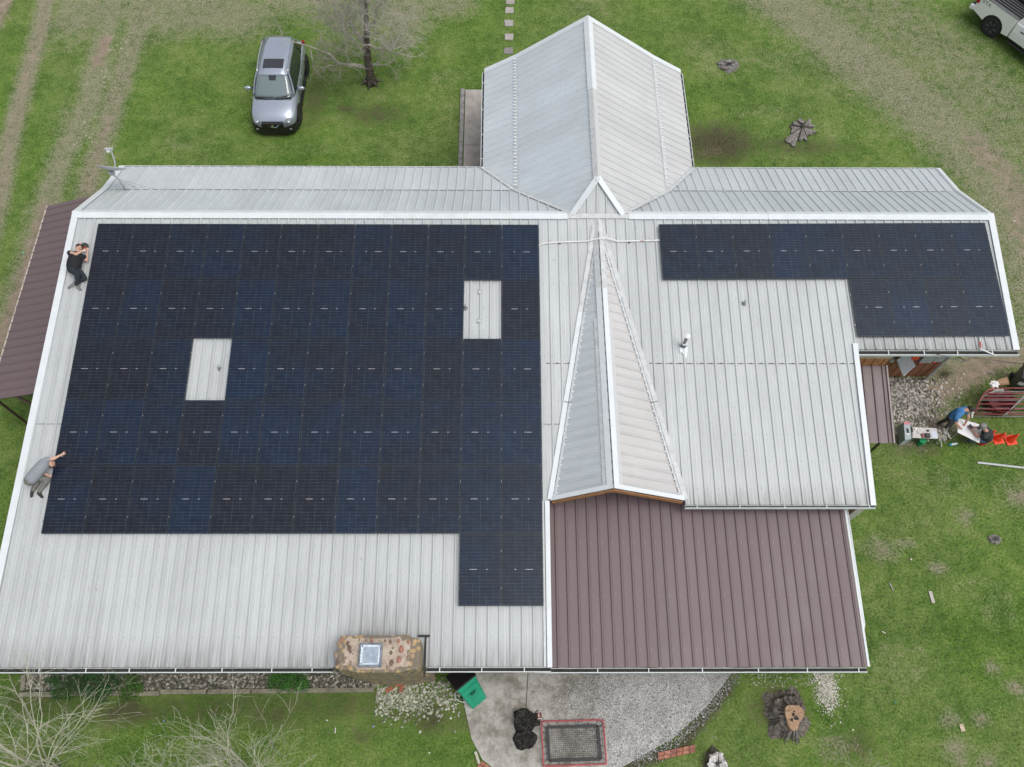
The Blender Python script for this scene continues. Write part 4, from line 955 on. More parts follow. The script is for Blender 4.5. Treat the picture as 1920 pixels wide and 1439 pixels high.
def suv(loc, rz, label):
    r = thing('parked_suv', label, 'car', loc, rz)
    st = [ # y, zb, wb, zm, wm, zt, wt, crown
        (0.00, .36, .42, .50, .48, .60, .44, .01), (.07, .26, .62, .50, .68, .72, .58, .03), (.22, .22, .76, .52, .84, .86, .70, .05), (.55, .22, .84, .56, .915, .96, .80, .075),
        (.95, .24, .85, .58, .925, 1.01, .82, .075), (1.30, .24, .85, .60, .925, 1.05, .84, .06), (1.7, .24, .85, .6, .92, 1.07, .86, .02), (2.6, .24, .85, .6, .92, 1.09, .86, 0), (3.5, .24, .85, .6, .925, 1.12, .86, 0),
        (3.95, .26, .83, .6, .915, 1.14, .84, 0), (4.22, .30, .78, .6, .86, 1.10, .78, 0), (4.32, .36, .72, .6, .80, .95, .72, 0)]
    secs = []
    for y_, zb, wb, zm, wm, zt, wt, cr in st:
        secs.append([V((x_, y_, z_)) for x_, z_ in ((0, zb), (wb, zb), (wm, zm), (wm*.995, (zm+zt)/2+.03), (wt, zt), (wt*.55, zt+cr), (0, zt+cr*1.2), (-wt*.55, zt+cr), (-wt, zt), (-wm*.995, (zm+zt)/2+.03), (-wm, zm), (-wb, zb))])
    b = MB(); loft(b, secs); o = b.build('body', M_silv, r, local=True, smooth=True, sub=2)
    # lower black bumper and sills
    b = MB(); secs = []
    for y_, w_, z0, z1 in ((-.03, .48, .18, .54), (.05, .70, .17, .58), (.22, .865, .17, .54), (.45, .925, .17, .42), (.6, .93, .2, .3)): secs.append([V((x_, y_, z_)) for x_, z_ in ((-w_, z0), (w_, z0), (w_, z1), (-w_, z1))])
    loft(b, secs); b.build('bumper', M_black, r, local=True)
    # glasshouse
    bot, top = 1.06, 1.60
    def ring(zf_): # loop at height fraction
        q = zf_; yb0, yb1 = 1.12+.66*q, 4.14-.40*q; w0, w1 = .84-.19*q, .81-.19*q
        return [V((-w0*.8, yb0-.06*(1-q), bot+(top-bot)*q)), V((w0*.8, yb0-.06*(1-q), bot+(top-bot)*q)), V((w0, yb0+.16, bot+(top-bot)*q)), V((w0+.02*(1-q), 2.6, bot+(top-bot)*q)), V((w1, yb1-.12, bot+(top-bot)*q)), V((w1*.8, yb1, bot+(top-bot)*q)), V((-w1*.8, yb1, bot+(top-bot)*q)), V((-w1, yb1-.12, bot+(top-bot)*q)), V((-w0-.02*(1-q), 2.6, bot+(top-bot)*q)), V((-w0, yb0+.16, bot+(top-bot)*q))]
    b = MB(); loft(b, [ring(-.06), ring(.33), ring(.66), ring(1.0)]); b.build('side_glass', M_glass, r, local=True)
    # windscreen laid just proud of the glasshouse
    def wp(x_, q, e=.012): y_ = 1.12+.66*q-.06*(1-q)-.10*(1-x_*x_)*(1-q)-e; return V((x_*(.76-.17*q), y_, bot+(top-bot)*q+e*.8))
    b = MB(); n = 8
    for i_ in range(6):
        for k in range(n+1): b.v.append(wp(-1+2*k/n, .02+.95*i_/5))
    b.f = [(i_*(n+1)+k, i_*(n+1)+k+1, (i_+1)*(n+1)+k+1, (i_+1)*(n+1)+k) for i_ in range(5) for k in range(n)]; b.m = [0]*len(b.f)
    o = b.build('windscreen', M_shield, r, local=True, smooth=True); q = o.modifiers.new('s', 'SOLIDIFY'); q.thickness = .006
    b = MB(); b.tube([wp(-.95, 0, .03), wp(-.4, 0, .03), wp(.4, 0, .03), wp(.95, 0, .03)], .03, 6); b.tube([wp(.1, .04, .03), wp(.85, .12, .03)], .012, 5); b.tube([wp(-.8, .04, .03), wp(0, .1, .03)], .012, 5)
    b.build('wiper', M_black, r, local=True)
    b = MB(); b.add([wp(-.25, .96, .02), wp(.25, .96, .02), wp(.2, .75, .02), wp(-.2, .75, .02)], [(0, 1, 2, 3)]); b.build('mirror_housing', mat('glass_shade', (.03, .035, .04), .3), r, local=True)
    b = MB(); b.add([wp(.82, .9, .022), wp(.93, .9, .022), wp(.93, .84, .022), wp(.82, .84, .022)], [(0, 1, 2, 3)]); b.add([wp(.76, .12, .022), wp(.88, .13, .022), wp(.87, .07, .022), wp(.76, .06, .022)], [(0, 1, 2, 3)]); b.build('sticker', M_wht, r, local=True)
    # roof skin
    b = MB(); secs = []
    for y_, w_, z_, cr in ((1.72, .54, 1.585, .02), (1.80, .60, 1.61, .04), (2.5, .63, 1.63, .05), (3.3, .62, 1.62, .045), (3.75, .58, 1.59, .03), (3.92, .52, 1.55, .01)):
        secs.append([V((x_, y_, q_)) for x_, q_ in ((-w_, z_-.03), (w_, z_-.03), (w_, z_), (w_*.5, z_+cr), (0, z_+cr*1.25), (-w_*.5, z_+cr), (-w_, z_))])
    loft(b, secs); b.build('roof', M_silv, r, local=True, smooth=True, bevel=0)
    b = MB(); secs = []
    for y_, z_ in ((2.02, 1.665), (2.2, 1.685), (2.50, 1.69)): secs.append([V((x_, y_, z_+dz)) for x_, dz in ((-.40, -.03), (.40, -.03), (.40, .0), (0, .008), (-.40, .0))])
    loft(b, secs); b.build('sunroof', mat('sunroof_glass', (.045, .045, .055), .25, var=.05), r, local=True)
    for s_ in (-1, 1):
        MB().tube([(s_*.60, 1.85, 1.63), (s_*.62, 2.0, 1.665), (s_*.635, 2.8, 1.68), (s_*.61, 3.5, 1.66), (s_*.59, 3.7, 1.62)], .022, 6).build('roof_rail', M_chrome, r, local=True, smooth=True)
        b = MB(); b.tube([(s_*.80, 1.25, 1.09), (s_*.72, 1.6, 1.40), (s_*.63, 1.84, 1.59)], [.035, .03, .03], 5); b.tube([(s_*.63, 1.84, 1.585), (s_*.62, 3.7, 1.58), (s_*.72, 4.05, 1.2)], .03, 5); b.build('pillar', M_silv, r, local=True)
        b = MB(); b.tube([(s_*.845, 2.7, 1.08), (s_*.61, 2.75, 1.58)], .03, 4); b.tube([(s_*.83, 3.55, 1.10), (s_*.60, 3.45, 1.57)], .035, 4); b.build('door_pillar', M_black, r, local=True)
        b = MB(); b.blob((s_*1.06, 1.5, 1.13), .16, 2, .0, sc=(1.0, .5, .6)); o = b.build('side_mirror', M_silv, r, local=True, smooth=True); MB().box((s_*.9, 1.58, 1.08), (.14, .05, .05)).build('mirror_arm', M_black, o, local=True)
        b = MB(); b.blob((s_*.62, .20, .77), .24, 2, .0, sc=(.60, .95, .26), M=None); b.build('headlight', M_lamp, r, local=True, smooth=True)
        MB().blob((s_*.66, .02, .42), .06, 2, 0, sc=(1, .4, .8)).build('fog_light', M_lamp, r, local=True)
        MB().box((s_*.84, 4.16, 1.0), (.1, .14, .2)).build('tail_light', M_lampr, r, local=True, bevel=.02)
        for y_ in (.86, 3.56):
            o = MB().lathe([(.43, -.01), (.43, .012)], 28).build('wheel_arch', M_black, r, local=True); o.rotation_euler = (0, pi/2, 0); o.location = (s_*.915, y_, .38)
            wheel(r, V((s_*.83, y_, .35)), .35, .22, s_)
        MB().box((s_*.89, 2.2, .28), (.08, 2.1, .12)).build('sill', M_black, r, local=True)
        MB().box((s_*.935, 2.35, .92), (.02, .16, .03)).build('door_handle', M_chrome, r, local=True); MB().box((s_*.935, 3.3, .94), (.02, .16, .03)).build('door_handle', M_chrome, r, local=True)
        b = MB(); b.box((s_*.925, 1.62, .7), (.01, .012, .7)); b.build('door_seam', M_black, r, local=True)
    MB().box((0, .015, .68), (.86, .14, .2)).build('grille', M_black, r, local=True, bevel=.02)
    b = MB()
    b.tube([(-.30, -.035, .76), (-.14, -.07, .60), (.14, -.07, .60), (.30, -.035, .76)], .016, 5); b.build('grille_trim', M_chrome, r, local=True)
    MB().lathe([(.055, -.01), (.055, .01)], 20, M=Matrix.Translation((0, -.075, .69)) @ Matrix.Rotation(pi/2, 4, 'X')).build('badge', M_chrome, r, local=True)
    return r
suv((3.53, 7.70, 0), radians(0), 'silver SUV with dark sunroof parked facing the house under a bare tree')

# pickup at the upper right corner
M_white = MT('truck_white'); M_white.set((.93, .94, .94), .3, 0, coat=.6); M_white = M_white.m
pa, pb_ = G(1822, 19, .55), G(1912, 84, .55)
hd = (pb_-pa); ang = atan2(hd.y, hd.x)        # forward direction of the truck
tr = thing('pickup_truck', 'white pickup truck with open bed parked at upper right corner', 'truck', (pa.x, pa.y, 0), ang)
# local frame: +x forward, near side is y=0 plane (right side of the truck), body extends to +y
LT, WT = 5.8, 2.0
def tb(name, *boxes, m_=None, bev=.02, par=None):
    b = MB()
    for c_, d_2 in boxes: b.box(c_, d_2)
    return b.build(name, m_ or M_white, par or tr, local=True, bevel=bev)
wx, fx = 1.13, 4.75
def side_poly(y0, y1, name):
    # bed side with wheel arch cut into its lower edge
    pts = [(0, .62), (.06, 1.33), (1.95, 1.36), (1.95, .50)]
    for k in range(9):
        a_ = pi*(k/8); pts.append((wx+.50*cos(a_)*1.0, .46+.50*sin(a_)))
    pts.append((.30, .55))
    n = len(pts); b = MB(); b.add([V((p[0], y0, p[1])) for p in pts]+[V((p[0], y1, p[1])) for p in pts], [tuple(range(n)), tuple(range(2*n-1, n-1, -1))]+[(i_, n+i_, n+(i_+1) % n, (i_+1) % n) for i_ in range(n)])
    return b.build(name, M_white, tr, local=True)
side_poly(0, .09, 'bed_side'); side_poly(WT-.09, WT, 'bed_side')
tb('bed_floor', ((1.0, WT/2, .80), (1.9, WT-.16, .06)), m_=M_black)
b = MB()
for k in range(11): b.box((1.0, .2+k*.16, .845), (1.85, .05, .03))
b.build('bed_ribs', mat('bed_grey', (.10, .10, .105), .6), tr, local=True)
tb('bed_rail', ((1.0, .05, 1.365), (1.92, .14, .025)), m_=mat('rail_grey', (.10, .105, .11), .6)); tb('bed_rail', ((1.0, WT-.05, 1.365), (1.92, .14, .025)), m_=mat('rail_grey', (.10, .105, .11), .6))
tb('tailgate', ((.05, WT/2, 1.0), (.09, WT-.1, .66)))
tb('rear_bumper', ((-.10, WT/2, .62), (.2, WT-.06, .2)), bev=.04); tb('bumper_step', ((-.11, WT/2, .73), (.16, WT-.3, .02)), m_=M_black)
tb('tail_light', ((.05, .03, 1.13), (.14, .14, .34)), m_=M_lampr, bev=.03); tb('tail_light', ((.05, WT-.03, 1.13), (.14, .14, .34)), m_=M_lampr, bev=.03)
# cab and nose
b = MB(); loft(b, [[V((x_, y_, z_)) for y_, z_ in ((.0, .5), (-.01, .85), (.03, 1.2), (.10, 1.28), (WT-.10, 1.28), (WT-.03, 1.2), (WT+.01, .85), (WT, .5))] for x_ in (1.98, 2.6, 3.3, 4.0)]); b.build('cab', M_white, tr, local=True, bevel=.02)
b = MB(); loft(b, [[V((x_, y_, z_)) for y_, z_ in ((0, .5), (-.02, .85), (.06, zt), (WT-.06, zt), (WT+.02, .85), (WT, .5))] for x_, zt in ((4.02, 1.24), (4.8, 1.2), (5.5, 1.12), (5.75, .95))]); b.build('nose', M_white, tr, local=True, bevel=.02)
b = MB(); loft(b, [[V((x0 if e == 0 else x1, y_, z_)) for e, y_ in ((0, yy0), (0, yy1), (1, yy1), (1, yy0))] for z_, x0, x1, yy0, yy1 in ((1.26, 2.05, 4.15, .1, WT-.1), (1.8, 2.2, 3.45, .24, WT-.24))]); b.build('cab_glass', M_glass, tr, local=True)
tb('cab_roof', ((2.82, WT/2, 1.83), (1.3, WT-.46, .07)), bev=.03)
b = MB(); b.add([V((2.02, .07, 1.27)), V((2.42, .07, 1.27)), V((2.42, .22, 1.82)), V((2.16, .22, 1.82))], [(0, 1, 2, 3)]); o = b.build('cab_pillar', M_white, tr, local=True); q = o.modifiers.new('s', 'SOLIDIFY'); q.thickness = .03
b = MB(); b.box((1.985, -.012, .93), (.012, .012, .84)); b.box((2.0, -.018, .5), (.05, .01, .02)); b.build('door_seam', M_black, tr, local=True)
tb('door_handle', ((2.42, -.03, 1.03), (.2, .03, .035)), m_=M_black, bev=.008)
tb('running_board', ((3.0, -.03, .38), (1.9, .16, .06)), m_=M_black)
tb('chassis', ((2.9, WT/2, .50), (5.2, WT-.3, .22)), m_=M_black)
for y_, s_ in ((.06, -1), (WT-.06, 1)):
    for x_ in (wx, fx):
        o = MB().lathe([(.50, -.16), (.50, .155)], 28).build('wheel_well', M_black, tr, local=True); o.rotation_euler = (pi/2, 0, 0); o.location = (x_, y_+.11*-s_, .48)
        ww = wheel(tr, V((x_, y_+.04*-s_, .41)), .41, .27, 1, 6, mat('rim_mid', (.45, .45, .46), .3, .5)); ww.rotation_euler = (pi/2 if s_ < 0 else -pi/2, 0, 0)
# decal letters on the bed side
def text_mesh(body, size, M, name, matl, parent, depth=.002):
    c_ = bpy.data.curves.new(name, 'FONT'); c_.body = body; c_.size = size; c_.extrude = depth; c_.align_x = 'CENTER'; c_.align_y = 'CENTER'
    o_ = bpy.data.objects.new(name, c_); COL.objects.link(o_); dg = bpy.context.evaluated_depsgraph_get(); me_ = bpy.data.meshes.new_from_object(o_.evaluated_get(dg))
    bpy.data.objects.remove(o_); me_.materials.clear(); me_.materials.append(matl)
    o2 = bpy.data.objects.new(name, me_); COL.objects.link(o2); o2.parent = parent; o2.matrix_local = M; return o2
text_mesh('STX', .2, Matrix.Translation((.44, -.004, 1.17)) @ Matrix.Rotation(pi/2, 4, 'X') @ Matrix.Diagonal((1.25, 1, 1, 1)), 'decal', mat('decal_grey', (.09, .06, .07), .5), tr)

# ------------------------------------------------------------------ yard objects
# green wheeled bin lying half under the eave, tipped towards the patio
def bin_thing(base, rz, lean, label, colr, h=1.0, w_=.58, d_2=.62, lid=True):
    r = thing('wheeled_bin', label, 'bin', base, rz); R_ = Matrix.Rotation(lean, 4, 'X')
    b = MB(); secs = []
    for z_, k in ((.03, .80), (.10, .83), (h*.86, .98), (h*.87, 1.06), (h*.93, 1.06)):
        secs.append([V((x_*w_/2*k, y_*d_2/2*k, z_)) for x_, y_ in ((-.9, -1), (.9, -1), (1, -.9), (1, .9), (.9, 1), (-.9, 1), (-1, .9), (-1, -.9))])
    loft(b, secs, M=R_); b.build('body', colr, r, local=True)
    b = MB(); b.box((0, -d_2/2*.96, h*.5), (w_*.5, .03, .10), M=R_); b.box((0, -d_2/2*.98, h*.74), (w_*.8, .035, .03), M=R_); b.box((-.1, -d_2/2*.9, h*.3), (.03, .03, .3), M=R_); b.build('moulding', colr, r, local=True)
    b = MB(); b.box((0, -d_2/2*.985, h*.52), (.16, .035, .09), M=R_); b.build('grab_recess', mat('bin_dark_green', (.0, .09, .055), .6), r, local=True)
    b = MB(); b.box((0, .01, h*.955), (w_*1.12, d_2*1.12, .05), M=R_); b.build('lid', M_black, r, local=True, bevel=.02)
    for s_ in (-1, 1):
        o = MB().lathe([(.11, -.03), (.11, .03)], 18, M=R_ @ Matrix.Translation((s_*w_/2*.95, d_2/2*.8, .10)) @ Matrix.Rotation(pi/2, 4, 'Y')).build('wheel', M_rubber, r, local=True)
    b = MB(); b.tube([(-w_*.4, d_2*.60, h*.9), (w_*.4, d_2*.60, h*.9)], .018, 6, M=R_); b.build('handle', M_black, r, local=True)
    return r
M_bing = mat('bin_green', (.015, .30, .17), .45, var=.15, scale=3)
bp = G(893, 1318, 0); bin_thing((bp.x+.0, bp.y+.10, .0), radians(38), radians(-38), 'green wheeled bin with black lid beside the patio edge', M_bing, h=1.15, w_=.64)
tb_ = G(1903, 729, 0); gb = bin_thing((tb_.x+.12, tb_.y+.12, 0), radians(-24), 0, 'large dark grey wheeled bin at the right edge behind the gates', mat('bin_grey', (.075, .08, .08), .5, var=.2), h=1.0, w_=.62, d_2=.65)
b = MB(); b.box((-.15, -.325, .62), (.2, .02, .18)); b.build('sticker', M_wht, gb, local=True)
# looped white hose under the green bin
hz = G(872, 1304, .02); pts = [hz+V((.30*cos(a_), .19*sin(a_), .01)) for a_ in np.linspace(1.9, 5.6, 22)]
tag(MB().tube(pts, .014, 6).build('hose', M_wht, smooth=True), 'white loop of hose on the ground left of the green bin', 'hose')
# football
fb = G(1010, 1342, .09); f = thing('football', 'brown football with two white stripes beside the charred stump', 'ball', fb, 0)
Mf = Matrix.Rotation(radians(8), 4, 'Z')
b = MB(); b.lathe([(.001, -.14), (.03, -.13), (.065, -.09), (.085, -.03), (.085, .03), (.065, .09), (.03, .13), (.001, .14)], 18, M=Mf @ Matrix.Rotation(pi/2, 4, 'X')); b.build('ball_skin', mat('leather', (.16, .05, .035), .6), f, local=True, smooth=True)
for s_ in (-1, 1):
    b = MB(); b.lathe([(.068, .082), (.063, .10)], 18, M=Mf @ Matrix.Rotation(pi/2*s_, 4, 'X')); b.build('stripe', M_wht, f, local=True)
b = MB(); b.box((.0, 0, .086), (.02, .09, .006)); b.build('laces', M_wht, f, local=True)
# rebounder net
reb = thing('rebounder_net', 'red tubular frame with black edged net lying on the patio', 'rebounder', G(1075, 1395, 0))
zr = .16; cs_ = [G(1015, 1353, zr), G(1131, 1350, zr), G(1137, 1433, zr), G(1019, 1437, zr)]
pts = []
for k in range(4):
    p0, p1, p2 = cs_[k-1], cs_[k], cs_[(k+1) % 4]; a_ = (p0-p1).normalized()*.08; c_ = (p2-p1).normalized()*.08
    pts += [p1+a_, p1+a_*.3+c_*.3, p1+c_]
pts.append(pts[0]); MB().tube(pts, .022, 8, cap=False).build('frame', M_red, reb, smooth=True)
ins = [G(1026, 1364, zr-.03), G(1121, 1361, zr-.03), G(1127, 1424, zr-.03), G(1030, 1427, zr-.03)]
b = MB()
nn_ = 24
for k in range(nn_+1):
    u_ = k/nn_; p = ins[0].lerp(ins[1], u_); q = ins[3].lerp(ins[2], u_); m_ = p.lerp(q, .5)-Z*.05; b.tube([p, m_, q], .0045, 3)
for k in range(17):
    u_ = k/16; p = ins[0].lerp(ins[3], u_); q = ins[1].lerp(ins[2], u_); m_ = p.lerp(q, .5)-Z*.05; b.tube([p, m_, q], .0045, 3)
b.build('net', M_black, reb)
b = MB()
for k in range(4):
    d = (ins[(k+1) % 4]-ins[k]); L_ = d.length; d.normalize(); b.band(ins[k]+d*.0, ins[k]+d*L_, .075, Z, .02)
b.build('net_border', M_black, reb)
for k in range(4):
    for u_ in (.08, .25, .42, .6, .78, .93):
        MB().tube([ins[k].lerp(ins[(k+1) % 4], u_), cs_[k].lerp(cs_[(k+1) % 4], u_)], .007, 4).build('bungee', M_black, reb)
for q in cs_: MB().tube([V((q.x, q.y, .04)), q], .02, 6).build('leg', M_red, reb)

# stumps
def bark_mat(name, c0, c1, c2):
    t = MT(name); co = t.coord(); w_ = t.noise(co, 6, 6, .75); n_ = t.noise(co, 22, 5, .8); vo = t.n('TexVoronoi'); vo.feature = 'DISTANCE_TO_EDGE'; t.l(t.mapped(co, (1, 1, .5)), vo.inputs['Vector']); vo.inputs['Scale'].default_value = 6
    c = t.ramp(t.math('ADD', t.math('MULTIPLY', w_, .5), t.math('MULTIPLY', n_, .5)), [(.35, c0), (.5, c1), (.65, c2)])
    c = t.mix(t.mr(vo.outputs['Distance'], 0, .05, .8, 0), c, tuple(v*.4 for v in c0)); t.set(c, .9, spec=.2); t.bump(t.math('ADD', n_, w_), 1, .04); return t.m
M_bark_g = bark_mat('bark_grey', (.11, .10, .09), (.27, .25, .235), (.44, .415, .39))
M_char = bark_mat('charred', (.012, .012, .011), (.045, .043, .04), (.13, .125, .115))
M_cut = bark_mat('cut_wood', (.36, .22, .13), (.52, .34, .22), (.62, .45, .32))
M_bark_d = bark_mat('bark_dark', (.09, .08, .068), (.20, .175, .15), (.36, .325, .29))
def stump(c, lobes, h, mt, label, rad=.35, flare=.3, topm=None, hole=True, sc=(1, 1), seed=1, zs=4, rough=.18):
    c = V(c); n = 72; r = thing('tree_stump', label, 'stump', c, group=None); b = MB(); rng_ = random.Random(seed); ph = [rng_.uniform(0, 6.28) for _ in range(4)]
    def rr(a_, q): # q 0 bottom 1 top
        f_ = 1+.12*sin(lobes*a_+ph[0])*(1-.5*q)+.05*sin((lobes*2+1)*a_+ph[1])+rough*noise.noise(V((cos(a_)*2.2, sin(a_)*2.2, q*1.5+seed)))+.12*noise.noise(V((cos(a_)*7, sin(a_)*7, q*3+seed)))+.05*noise.noise(V((cos(a_)*19, sin(a_)*19, q*9)))
        return rad*f_*(1+flare*(1-q)**2)
    rows = [(0, -.03), (.35, .3), (.75, .75), (1, 1)]
    for q, zq in rows:
        for k in range(n):
            a_ = 2*pi*k/n; p = rr(a_, q); b.v.append(c+V((cos(a_)*p*sc[0], sin(a_)*p*sc[1], h*zq*(1+.12*sin(2*a_+ph[3])*q))))
    b.f = [(i_*n+k, i_*n+(k+1) % n, (i_+1)*n+(k+1) % n, (i_+1)*n+k) for i_ in range(len(rows)-1) for k in range(n)]; b.m = [0]*len(b.f)
    b.build('trunk', mt, r)
    tpm = MB(); o0 = 0
    for rq, dz in ((1.0, 0), (.8, .006), (.5, -.015), (.28, -.02)):
        for k in range(n):
            a_ = 2*pi*k/n; p = rr(a_, 1)*rq; tpm.v.append(c+V((cos(a_)*p*sc[0], sin(a_)*p*sc[1], h*(1+.12*sin(2*a_+ph[3]))+dz+.09*h/.3*noise.noise(V((cos(a_)*p*11, sin(a_)*p*11, seed))))))
    tpm.f = [(i_*n+k, i_*n+(k+1) % n, (i_+1)*n+(k+1) % n, (i_+1)*n+k) for i_ in range(3) for k in range(n)]+[tuple(3*n+k for k in range(n))]; tpm.m = [0]*len(tpm.f)
    tpm.build('cut_face', topm or mt, r)
    if hole:
        for k in range(3):
            a_ = rng_.uniform(0, 6.28); p = c+V((cos(a_)*rad*.12*k, sin(a_)*rad*.12*k, h+.005)); hb = MB(); hb.blob(p, rad*(.17-.03*k), 2, .5, sc=(1, .7, .12)); hb.build('rot_hole', M_dark, r)
    # radial cracks
    for k in range(6):
        a_ = 2*pi*k/6+rng_.uniform(-.4, .4); q0 = c+V((cos(a_)*rad*.15, sin(a_)*rad*.15, h+.012)); q1 = c+V((cos(a_+.2)*rad*sc[0]*.92, sin(a_+.2)*rad*sc[1]*.92, h+.01)); cb = MB(); cb.tube([q0, q0.lerp(q1, .5)+V((0, 0, .004)), q1], [.02*rad/.35, .012*rad/.35, .004], 4); cb.build('crack', M_dark, r)
    return r
stump(G(985, 1352, 0), 3, .30, M_char, 'charred black stump on the patio, upper lobe beside the football', rad=.33, seed=3, sc=(.95, .80), topm=M_char)
stump(G(984, 1387, 0), 2, .24, M_char, 'charred black stump piece joined below the larger one', rad=.26, seed=8, sc=(1.0, .95), topm=M_char, hole=False)
sg = stump(G(1474, 1338, 0), 4, .30, M_bark_d, 'large stump with flared grey roots and fresh orange cut face', rad=.36, seed=5, sc=(1.15, 1.25), flare=.6, topm=M_bark_d, hole=False)
b = MB(); c_ = G(1489, 1343, .5)
pl = []
for k in range(40):
    a_ = 2*pi*k/40; rr_2 = .27*(1+.16*sin(3*a_+.6)+.10*sin(2*a_)); pl.append((c_.x+cos(a_)*rr_2*.95, c_.y+sin(a_)*rr_2*1.22))
b.prism(pl, .12, .5); b.build('fresh_cut_block', M_cut, sg)
for dx, dy, r_ in ((-.02, .04, .05), (.05, -.05, .07), (.02, .12, .03), (-.08, -.10, .05)): MB().blob(V((c_.x+dx, c_.y+dy, .505)), r_, 2, .6, sc=(.8, .9, .12)).build('rot_hole', M_dark, sg)
for k in range(90):
    a_ = random.uniform(.9, 5.2); p0 = V((c_.x+cos(a_)*.22, c_.y+sin(a_)*.28, random.uniform(.25, .42))); L_ = random.uniform(.28, .5); p1 = V((c_.x+cos(a_)*(.25+L_), c_.y+sin(a_)*(.28+L_), .01)); MB().tube([p0, p0.lerp(p1, .5)+Z*.02, p1], [.026, .018, .005], 5).build('root_splinter', [M_bark_d, M_bark_g][k % 2], sg)
stump(G(1341, 1432, 0), 3, .34, M_bark_d, 'pale topped hollow stump at the bottom edge of the photo', rad=.27, seed=11, topm=mat('bleached', (.62, .60, .58), .9, var=.2, scale=12), sc=(.95, 1.1))
c2_ = G(1502, 243, 0); s2 = thing('tree_stump', 'split grey stump on the lawn right of the wing', 'stump', c2_)
for a0, a1, r_, h_ in ((.1, .9, .66, .2), (1.0, 1.9, .55, .24), (2.0, 2.8, .46, .18), (2.95, 3.7, .55, .16), (3.75, 4.3, 1.0, .15), (4.38, 4.9, .88, .18), (5.02, 6.1, .6, .17)):
    am = (a0+a1)/2; pl = [(c2_.x+cos(am)*.07, c2_.y+sin(am)*.07)]
    for k in range(6):
        q = a0+(a1-a0)*k/5; rr_2 = r_*random.uniform(.62, 1.08); pl.append((c2_.x+cos(q)*rr_2, c2_.y+sin(q)*rr_2))
    n = len(pl); b = MB(); tz = [h_*random.uniform(.8, 1.15)*(1 if k == 0 else .55) for k in range(n)]
    b.add([V((p[0], p[1], -.02)) for p in pl]+[V((p[0], p[1], z_)) for p, z_ in zip(pl, tz)], [tuple(range(n))[::-1]]+[(n, n+k, n+k+1) for k in range(1, n-1)]+[(k, (k+1) % n, n+(k+1) % n, n+k) for k in range(n)])
    b.build('split_wedge', M_bark_g, s2)
MB().blob(c2_+Z*.02, .08, 2, .3, sc=(1, 1, .3)).build('rot_hole', M_dark, s2)
stump(G(1366, 124, 0), 3, .10, M_bark_g, 'low round grey stump on the upper lawn', rad=.34, seed=31, sc=(1.1, .95), flare=.2, rough=.3)
stump(G(1864, 1012, 0), 2, .06, M_bark_g, 'small flush grey stump on the right lawn', rad=.16, seed=41, sc=(1.1, .9), flare=.15)
# strips of brick edging
def bricks(p0, p1, label, n=6):
    p0, p1 = V(p0), V(p1); r = thing('brick_edging', label, 'brick edging', p0.lerp(p1, .5)); d = (p1-p0).normalized(); R_ = Matrix((d, Z.cross(d), Z)).transposed(); L_ = (p1-p0).length/n
    for k in range(n):
        for s_ in (-1, 1): MB().box(p0+d*L_*(k+.5+.2*(s_ > 0))+Z.cross(d)*(s_*.05)+Z*.03, (L_*.9, .09, .05), R=R_).build('brick', mat(f'brick_edge{k % 3}', [(.36, .14, .09), (.42, .19, .13), (.30, .12, .09)][k % 3], .85, var=.3, scale=14), r)
bricks(G(1232, 1419), G(1302, 1404), 'salmon brick strip in the grass left of the hollow stump')
bricks(G(898, 1432), G(922, 1448), 'red brick strip by the patio edge at bottom', 3)
tag(MB().box(G(895, 1421, .03), (.07, .34, .04), R=Matrix.Rotation(.35, 3, 'Z')).build('wood_scrap', M_wht if 0 else mat('pale_wood', (.52, .49, .42), .8, var=.2), bevel=.005), 'pale piece of wood lying along the patio edge', 'wood scrap')
# debris on the right lawn
for px, py, L_, w_, rz_, col_, lab in ((1747, 1120, .36, .10, .06, (.50, .47, .43), 'weathered pale board scrap upright on the right lawn'), (1671, 1100, .26, .03, .3, (.42, .42, .40), 'thin grey stick on the lawn beside brown roof'), (1657, 1186, .12, .03, 1.1, (.62, .60, .5), 'small pale wood chip near lower right roof corner'),
        (1804, 1365, .2, .12, .1, (.55, .44, .32), 'tan wood chunk on the lower right lawn'), (1340, 1383, .16, .012, 1.0, (.5, .5, .42), 'thin pale stick on grass above the hollow stump'), (1858, 699, .26, .02, 1.05, (.5, .5, .46), 'short pale stick on the dirt at the upper right')):
    q = G(px, py, .025); tag(MB().box(q, (w_, L_, .03), R=Matrix.Rotation(rz_, 3, 'Z')).build('wood_scrap', mat('scrap_'+str(px), col_, .85, var=.3, scale=18), bevel=.004), lab, 'wood scrap')
for px, py, r_, col_, lab in ((1708, 1049, .04, (.6, .55, .42), 'pale round stone on right lawn above the board scrap'), (613, 1351, .025, (.75, .75, .7), 'small white bit on lawn below the rock bed'), (700, 1362, .04, (.25, .30, .36), 'small blue grey lid lying on the front lawn'), (1679, 1316, .03, (.10, .35, .28), 'small teal scrap on the lower right lawn'), (1599, 1369, .035, (.45, .6, .3), 'pale green fruit on grass right of the big stump'),
        (805, 1412, .025, (.8, .8, .78), 'white speck of litter near the patio edge on the lawn'), (845, 1347, .04, (.55, .56, .45), 'pale stone between rock scatter and patio'), (44, 475, .05, (.2, .5, .35), 'green scrap on the dirt track by the carport'), (1902, 415, .03, (.8, .8, .75), 'white bit on the dry grass at far right'), (307, 1352, .03, (.2, .3, .45), 'tiny blue scrap on lawn under the rock bed')):
    q = G(px, py, r_*.6); tag(MB().blob(q, r_, 2, .25, sc=(1, .9, .6)).build('litter', mat('litter_'+str(px), col_, .7), smooth=True), lab, 'litter')
b = MB(); b.box((0, 0, .02), (.02, .14, .02)); o = b.build('litter', M_wht); o.location = G(629, 1370, 0); tag(o, 'small white stick shaped scrap on the front lawn', 'litter')
